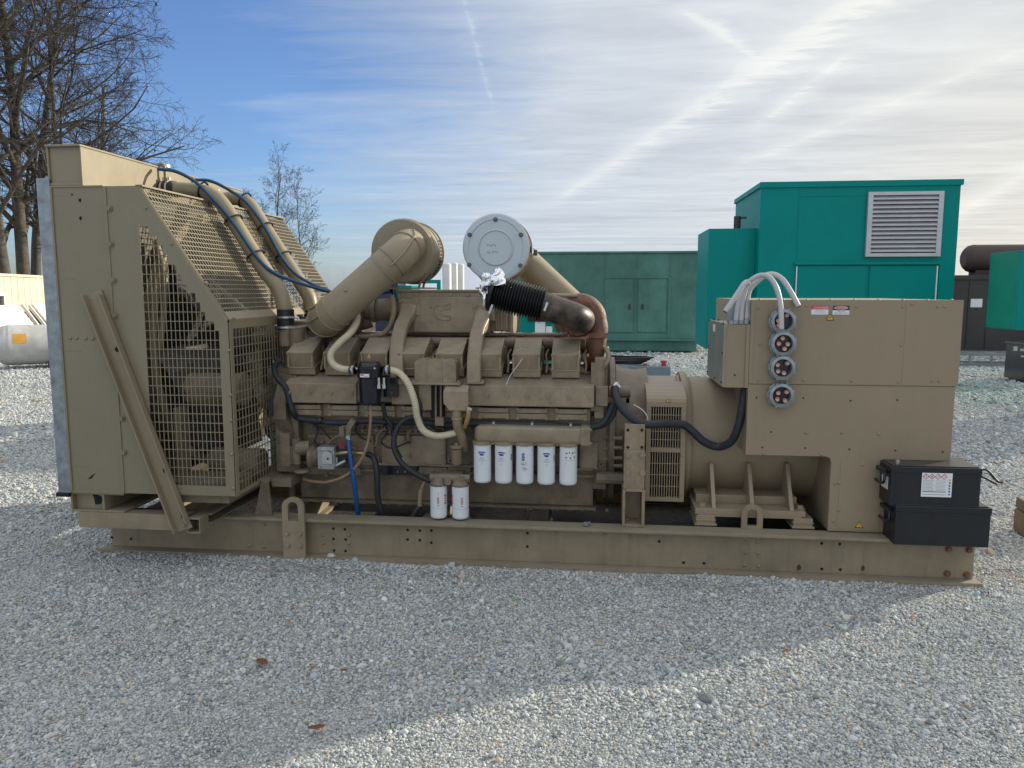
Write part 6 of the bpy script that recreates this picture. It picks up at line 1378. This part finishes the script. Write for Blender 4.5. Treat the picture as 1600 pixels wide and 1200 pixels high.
m = MB(); m.box(q0.x, q0.x + .9, yc_, yc_ + .7, .03, q1.z); m.box(q0.x - .02, q0.x + .92, yc_ - .02, yc_ + .72, q1.z, q1.z + .03); m.lathe((q0.x + .42, yc_ + .1, q1.z + .03), (0, 0, 1), [(0, .06), (.1, .06)], 12); m.build('cubicle_body', BLKP, t, bevel=.006)
m = MB()
for px, py, w_, h_ in ((1582, 543, .07, .08), (1594, 545, .10, .04), (1595, 555, .09, .03)): q = P(px, py, Y=yc_); q.x += .05; m.box(q.x - w_ / 2, q.x + w_ / 2, yc_ - .004, yc_ - .001, q.z - h_ / 2 - .02, q.z + h_ / 2 - .02)
m.build('sticker', mat('pale sticker', (.45, .50, .45), .5), t)
q = gp(1592, 846); q.x += .09; m = MB(); m.obox((q.x + .42, q.y + .14, .075), Vector((1, -.12, 0)).normalized() * .42, Vector((.12, 1, 0)).normalized() * .10, (0, 0, .075)); m.obox((q.x + .43, q.y + .15, .192), Vector((1, -.12, 0)).normalized() * .42, Vector((.12, 1, 0)).normalized() * .10, (0, 0, .038))
m.build('timber_block', WOOD, origin=(q.x + .4, q.y + .14, 0), bevel=.008, label='weathered timber blocking on the gravel right of the batteries', cat='timber')
# dry leaves and a bit of orange wire
for i, (px, py, s_, lb) in enumerate(((410, 1042, .048, 'largest curled brown leaf lying in the shaded gravel left of centre'), (495, 1145, .04, 'brown leaf near the bottom edge of the picture'), (538, 1054, .022, 'small reddish leaf right of the largest leaf'), (452, 980, .022, 'pale yellow leaf in front of the skid'),
      (1228, 1024, .03, 'dark leaf at the edge of the sunlit gravel'), (1427, 969, .02, 'tiny orange leaf on the sunlit gravel'), (488, 1050, .018, 'tiny orange leaf between the two brown leaves'), (275, 978, .02, 'small brown leaf in front of the left end of the skid'))):
    q = gp(px, py); m = MB(); rg_ = random.Random(i); ang = rg_.uniform(0, 3); u_ = Vector((math.cos(ang), math.sin(ang), 0)); v_ = Vector((-u_.y, u_.x, 0)); V = []
    for j in range(7):
        t_ = j / 6; w_ = math.sin(math.pi * min(1, t_ * .95 + .04)) ** .7 * .42 * s_ * (1 + rg_.uniform(-.15, .15)); up_ = .012 + .25 * s_ * abs(t_ - .5)
        for k in (-1, 0, 1): V.append(Vector((q.x, q.y, .006)) + u_ * (t_ - .5) * 2 * s_ * .8 + v_ * w_ * k + Vector((0, 0, up_ + abs(k) * .28 * w_ + rg_.uniform(0, .002))))
    F = [(3 * j + k, 3 * j + k + 1, 3 * j + k + 4, 3 * j + k + 3) for j in range(6) for k in range(2)]
    m.add(V, F, True); o = m.build('fallen_leaf', [LEAF if i not in (3, 5, 6) else mat('yellow leaf', (.45, .28, .10) if i == 3 else (.45, .12, .03), .7)], origin=(q.x, q.y, 0), label=lb, cat='leaf', group='dry leaves on the gravel')
    s = o.modifiers.new('thick', 'SOLIDIFY'); s.thickness = .0008
m = MB(); m.tube(smooth([gp(1556, 893) + Vector((0, 0, .012)), gp(1572, 899) + Vector((0, 0, .03)), gp(1590, 912) + Vector((0, 0, .014)), gp(1612, 916) + Vector((0, 0, .012))]), .0025, 6); m.build('orange_wire', mat('orange wire', (.42, .12, .04), .5), origin=gp(1575, 900), label='thin orange wire on the gravel at the right edge', cat='wire')
m = MB(); m.tube(smooth([gp(1537, 742) + Vector((0, 0, .012)), gp(1545, 748) + Vector((0, 0, .04)), gp(1560, 754) + Vector((0, 0, .015)), gp(1600, 748) + Vector((0, 0, .012))]), .004, 6); m.build('ground_cable', RUBB, origin=gp(1565, 750), label='thin black cable trailing over the gravel behind the batteries', cat='cable')
# left edge: propane tank, boards, cream building
def rooted(name, px, d, ang, lab, cat):
    x_ = (px - 800) / F_PX * d; o = CAM + Vector((math.cos(YAW), math.sin(YAW), 0)) * x_ + Vector((-math.sin(YAW), math.cos(YAW), 0)) * d
    e = empty(name, (o.x, o.y, 0), lab, cat); e.rotation_euler = (0, 0, ang); return e, Vector((o.x, o.y, 0))
class LB(MB):
    def __init__(s, o): super().__init__(); s.o = o
    def build(s, *a, **k): s.v = [(x + s.o.x, y + s.o.y, z) for x, y, z in s.v]; return super().build(*a, **k)
rt = .43
t, o = rooted('storage_tank', 12, 16.4, R(38), 'scuffed white cylindrical storage tank lying left of the radiator', 'tank')
m = LB(o); m.lathe((-.28, 0, .50), (1, 0, 0), [(0, .10), (.02, rt * .45), (.07, rt * .72), (.14, rt * .90), (.22, rt * .98), (.30, rt), (4.2, rt), (4.35, rt * .9), (4.45, rt * .6), (4.5, .1)], 40); m.lathe_open((.02, 0, .5), (1, 0, 0), [(0, rt), (0, rt + .006), (.05, rt + .006), (.05, rt)], 40); m.build('tank_shell', TANKW, t)
m = LB(o); V = []
for k in range(5):
    a_ = R(8 + k * 7)
    for x_ in (.10, .34): V.append((x_, -(rt + .003) * math.cos(a_), .50 + (rt + .003) * math.sin(a_)))
m.add(V, [(2 * k, 2 * k + 1, 2 * k + 3, 2 * k + 2) for k in range(4)]); m.build('orange_sticker', mat('orange sticker', (.75, .36, .05), .6), t)
for x_ in (.7, 3.2): m = LB(o); m.box(x_, x_ + .12, -.3, .3, .0, .14); m.build('saddle', BROWN, t)
# the building's long wall runs away from the viewpoint, so the sun reaches it; local x runs along the wall, -y is its face
wa = math.atan2(.943, -.334)
t, o = rooted('flat_roofed_building', 0, 24.0, wa, 'low cream building with a dark window, left of the radiator', 'building')
H_ = 2.2; m = LB(o); W0, W1 = -2.2, .42
m.box(-4, W0, 0, 6, 0, H_ - .08); m.box(W1, 18, 0, 6, 0, H_ - .08); m.box(W0, W1, 0, 6, 0, 1.10); m.box(W0, W1, 0, 6, 1.50, H_ - .08); m.box(W0, W1, .4, 6, 1.10, 1.50)
for k in range(40): x_ = -3.8 + k * .55; m.box(x_, x_ + .03, -.012, 0, 0, H_ - .08) if not (W0 - .1 < x_ < W1 + .1) else None
m.build('wall', CREAMB, t); m = LB(o); m.box(-4.1, 18.1, -.06, 6.1, H_ - .08, H_); m.build('roof_edge', CREAMB, t)
m = LB(o); m.box(W0 + .04, W1 - .04, .06, .09, 1.14, 1.46); w_ = m.build('window', DARK, t)
m = LB(o); m.box(W0 - .1, W1 + .1, -.05, 0, 1.50, 1.60); m.box(W1, W1 + .1, -.05, 0, 1.0, 1.50); m.box(W0, W1, -.05, 0, 1.0, 1.10); m.build('window_frame', WBOARD, w_)
for i, (s0, s1, lb) in enumerate(((-3.0, 1.3, 'white ribbed board leaning on the cream building, left one'), (2.6, 6.2, 'white ribbed board leaning beside the radiator, right one'))):
    e, o_ = rooted('leaning_board', 0, 24.0, wa, lb, 'board'); m = LB(o_); zt_ = 1.18
    m.prism([(s0, -.85, 0), (s1, -.85, 0), (s1, -.06, zt_), (s0, -.06, zt_)], (0, -.04, .03))
    for k in range(9): f_ = (k + .5) / 9; m.box(s0 + .02, s1 - .02, -.85 + .79 * f_ - .06, -.85 + .79 * f_ - .03, zt_ * f_, zt_ * f_ + .05)
    m.build('ribbed_panel', WBOARD, e)
for i, (s_, zt_, mt, lb) in enumerate(((1.62, 1.2, WBOARD, 'narrow pale board leaning between the two white ribbed boards'), (1.85, .95, WOOD, 'short brown board leaning between the two white ribbed boards'), (2.25, 1.15, WBOARD, 'beige post leaning against the left edge of the right white board'))):
    e, o_ = rooted('leaning_post', 0, 24.0, wa, lb, 'post'); m = LB(o_); m.prism([(s_, -.8, 0), (s_ + .10, -.8, 0), (s_ + .10, -.05, zt_), (s_, -.05, zt_)], (0, -.08, .03)); m.build('plank', mt, e)
# pale things glimpsed through the cage beyond: stacked pallets and a low white unit
q = P(470, 515, Y=15); t = empty('white_equipment_cabinet', (q.x, 15.3, 0), 'white cabinet with dark vents glimpsed between the coolant pipes beyond the cage', 'cabinet')
m = MB(); m.box(q.x - .5, q.x + .55, 15, 15.8, .05, P(470, 488, Y=15).z); m.build('cabinet_body', WBOARD, t, bevel=.01); m = MB()
for k in range(3):
    for j in range(2): m.box(q.x - .25 + j * .35, q.x - .1 + j * .35, 14.99, 15.0, .3 + k * .25, .38 + k * .25)
m.build('vent', BLKP, t)

# ================================================================ trees
def tree(name, base, H, seed, lab, spread=1.0, r0=.25, levels=4, nb=(12, 7, 6, 5), leaves=0, lean=(0, 0), first=.25, up=.35, crownz=None, minr=.004, droop=0.0, kids2=None):
    q = random.Random(seed); T, C, Lf = MB(), MB(), MB()
    def rv(s): return Vector((q.gauss(0, s), q.gauss(0, s), q.gauss(0, s)))
    def grow(p, d, L, r, lev, ns):
        m = T if lev <= 1 else C
        pts = [Vector(p)]; dirs = [Vector(d)]; rr_ = [r]
        for k in range(ns):
            d = (d + rv(.10 if lev == 0 else .17) * (1 if lev else .35) + Vector((0, 0, up * .10 if lev and lev < 3 else 0)) - Vector((0, 0, droop * .1 if lev > 1 else 0))).normalized()
            pts.append(pts[-1] + d * (L / ns)); dirs.append(Vector(d)); t_ = (k + 1) / ns; rr_.append(max(minr, r * (1 - t_ * (.72 if lev < levels else .6))))
        m.tube(pts, rr_, (10, 6, 4, 3, 3, 3)[lev], caps=False)
        if lev >= levels:
            if leaves and q.random() < leaves:
                for _ in range(q.choice((1, 1, 2))):
                    c_ = pts[-1] + rv(.05); a_, b_ = rv(.045), rv(.03); Lf.add([c_ - a_, c_ + b_, c_ + a_, c_ - b_], [(0, 1, 2, 3)])
            return
        n_ = nb[lev]
        for k in range(n_):
            t_ = (first if lev == 0 else .22) + (1 - (first if lev == 0 else .22)) * (k + q.random() * .8) / n_; t_ = min(t_, .98)
            i = min(int(t_ * ns), ns - 1); f_ = t_ * ns - i; bp = pts[i].lerp(pts[i + 1], f_); br = rr_[i] * (1 - f_) + rr_[i + 1] * f_
            dd = dirs[i + 1]; u_, v_ = perp(dd); a_ = k * 2.4 + q.uniform(-.6, .6); side = u_ * math.cos(a_) + v_ * math.sin(a_); ang = R(q.uniform(38, 66)) if lev == 0 else R(q.uniform(28, 58))
            nd = (dd * math.cos(ang) + side * math.sin(ang)).normalized()
            ll = L * q.uniform(.40, .62) * (spread if lev == 0 else 1) * (1.05 - .45 * t_)
            grow(bp, nd, ll, max(minr, br * q.uniform(.45, .66)), lev + 1, (5, 5, 4, 3, 3)[min(lev + 1, 4)])
    d0 = Vector((lean[0], lean[1], 1)).normalized(); grow(Vector(base), d0, H, r0, 0, 9)
    t = empty(name, base, lab, 'tree'); T.build('trunk', BARK, t); C.build('crown', TWIG, t)
    if Lf.v: Lf.build('clinging_leaves', mat('rust brown leaves', (.13, .045, .025), .8), t)
    return t
def tb(px, Y): q = P(px, 560, Y=Y); return (q.x, Y, 0)
K = dict(minr=.008, up=.8)
tree('bare_tree', tb(20, 31), 18, 11, 'big bare tree with spreading crown and a few dead leaves, at the left edge', spread=.95, r0=.34, nb=(18, 9, 7, 5), leaves=.02, first=.18, **K)
tree('bare_tree', tb(44, 33), 19, 23, 'tall bare tree just right of the leftmost tree, its trunk beside the radiator', spread=.95, r0=.36, nb=(18, 9, 7, 5), leaves=.025, first=.2, **K)
tree('bare_tree', tb(62, 36), 19, 31, 'bare tree whose trunk stands closest to the galvanised radiator edge', spread=.95, r0=.30, nb=(17, 8, 7, 5), leaves=.02, lean=(.03, 0), first=.2, **K)
tree('bare_tree', tb(-75, 27), 16, 47, 'bare tree outside the left edge reaching its limbs into the sky', spread=1.2, r0=.36, nb=(17, 9, 8, 5), leaves=.04, first=.16, **K)
tree('bare_tree', tb(104, 34), 15.5, 67, 'bushy bare tree rising directly behind the left end of the radiator tank', spread=.85, r0=.24, nb=(17, 8, 6, 4), leaves=.02, first=.2, **K)
tree('bare_tree', tb(160, 38), 13.6, 59, 'bare tree rising behind the middle of the radiator top tank', spread=.6, r0=.22, nb=(16, 8, 6, 4), leaves=.04, first=.2, **K)
tree('bare_tree', tb(205, 42), 11.2, 61, 'slender bare tree, the rightmost of the big group behind the radiator', spread=.5, r0=.14, nb=(16, 8, 6, 4), leaves=.02, first=.2, **K)
tree('bare_tree', tb(436, 46), 9.6, 71, 'thin leafless tree standing above the fan cage, taller one', spread=.75, r0=.10, nb=(14, 7, 5, 4), first=.25, minr=.007, up=1.0)
tree('bare_tree', tb(478, 48), 7.4, 78, 'smaller leafless tree with some dead leaves right of the thin tall one', spread=.9, r0=.08, nb=(13, 7, 5, 3), leaves=.03, first=.25, minr=.007, up=1.1)
tree('bare_tree', tb(405, 50), 7.8, 83, 'small faint leafless tree left of the thin tall one', spread=.75, r0=.07, nb=(12, 6, 5, 3), first=.25, minr=.007, up=1.2)
tree('bare_tree', (28.3, 10.4, 0), 13, 91, 'bare tree standing out of the picture to the right, dappling the foreground gravel', spread=.75, r0=.3, nb=(16, 8, 7, 5), first=.3, minr=.03)
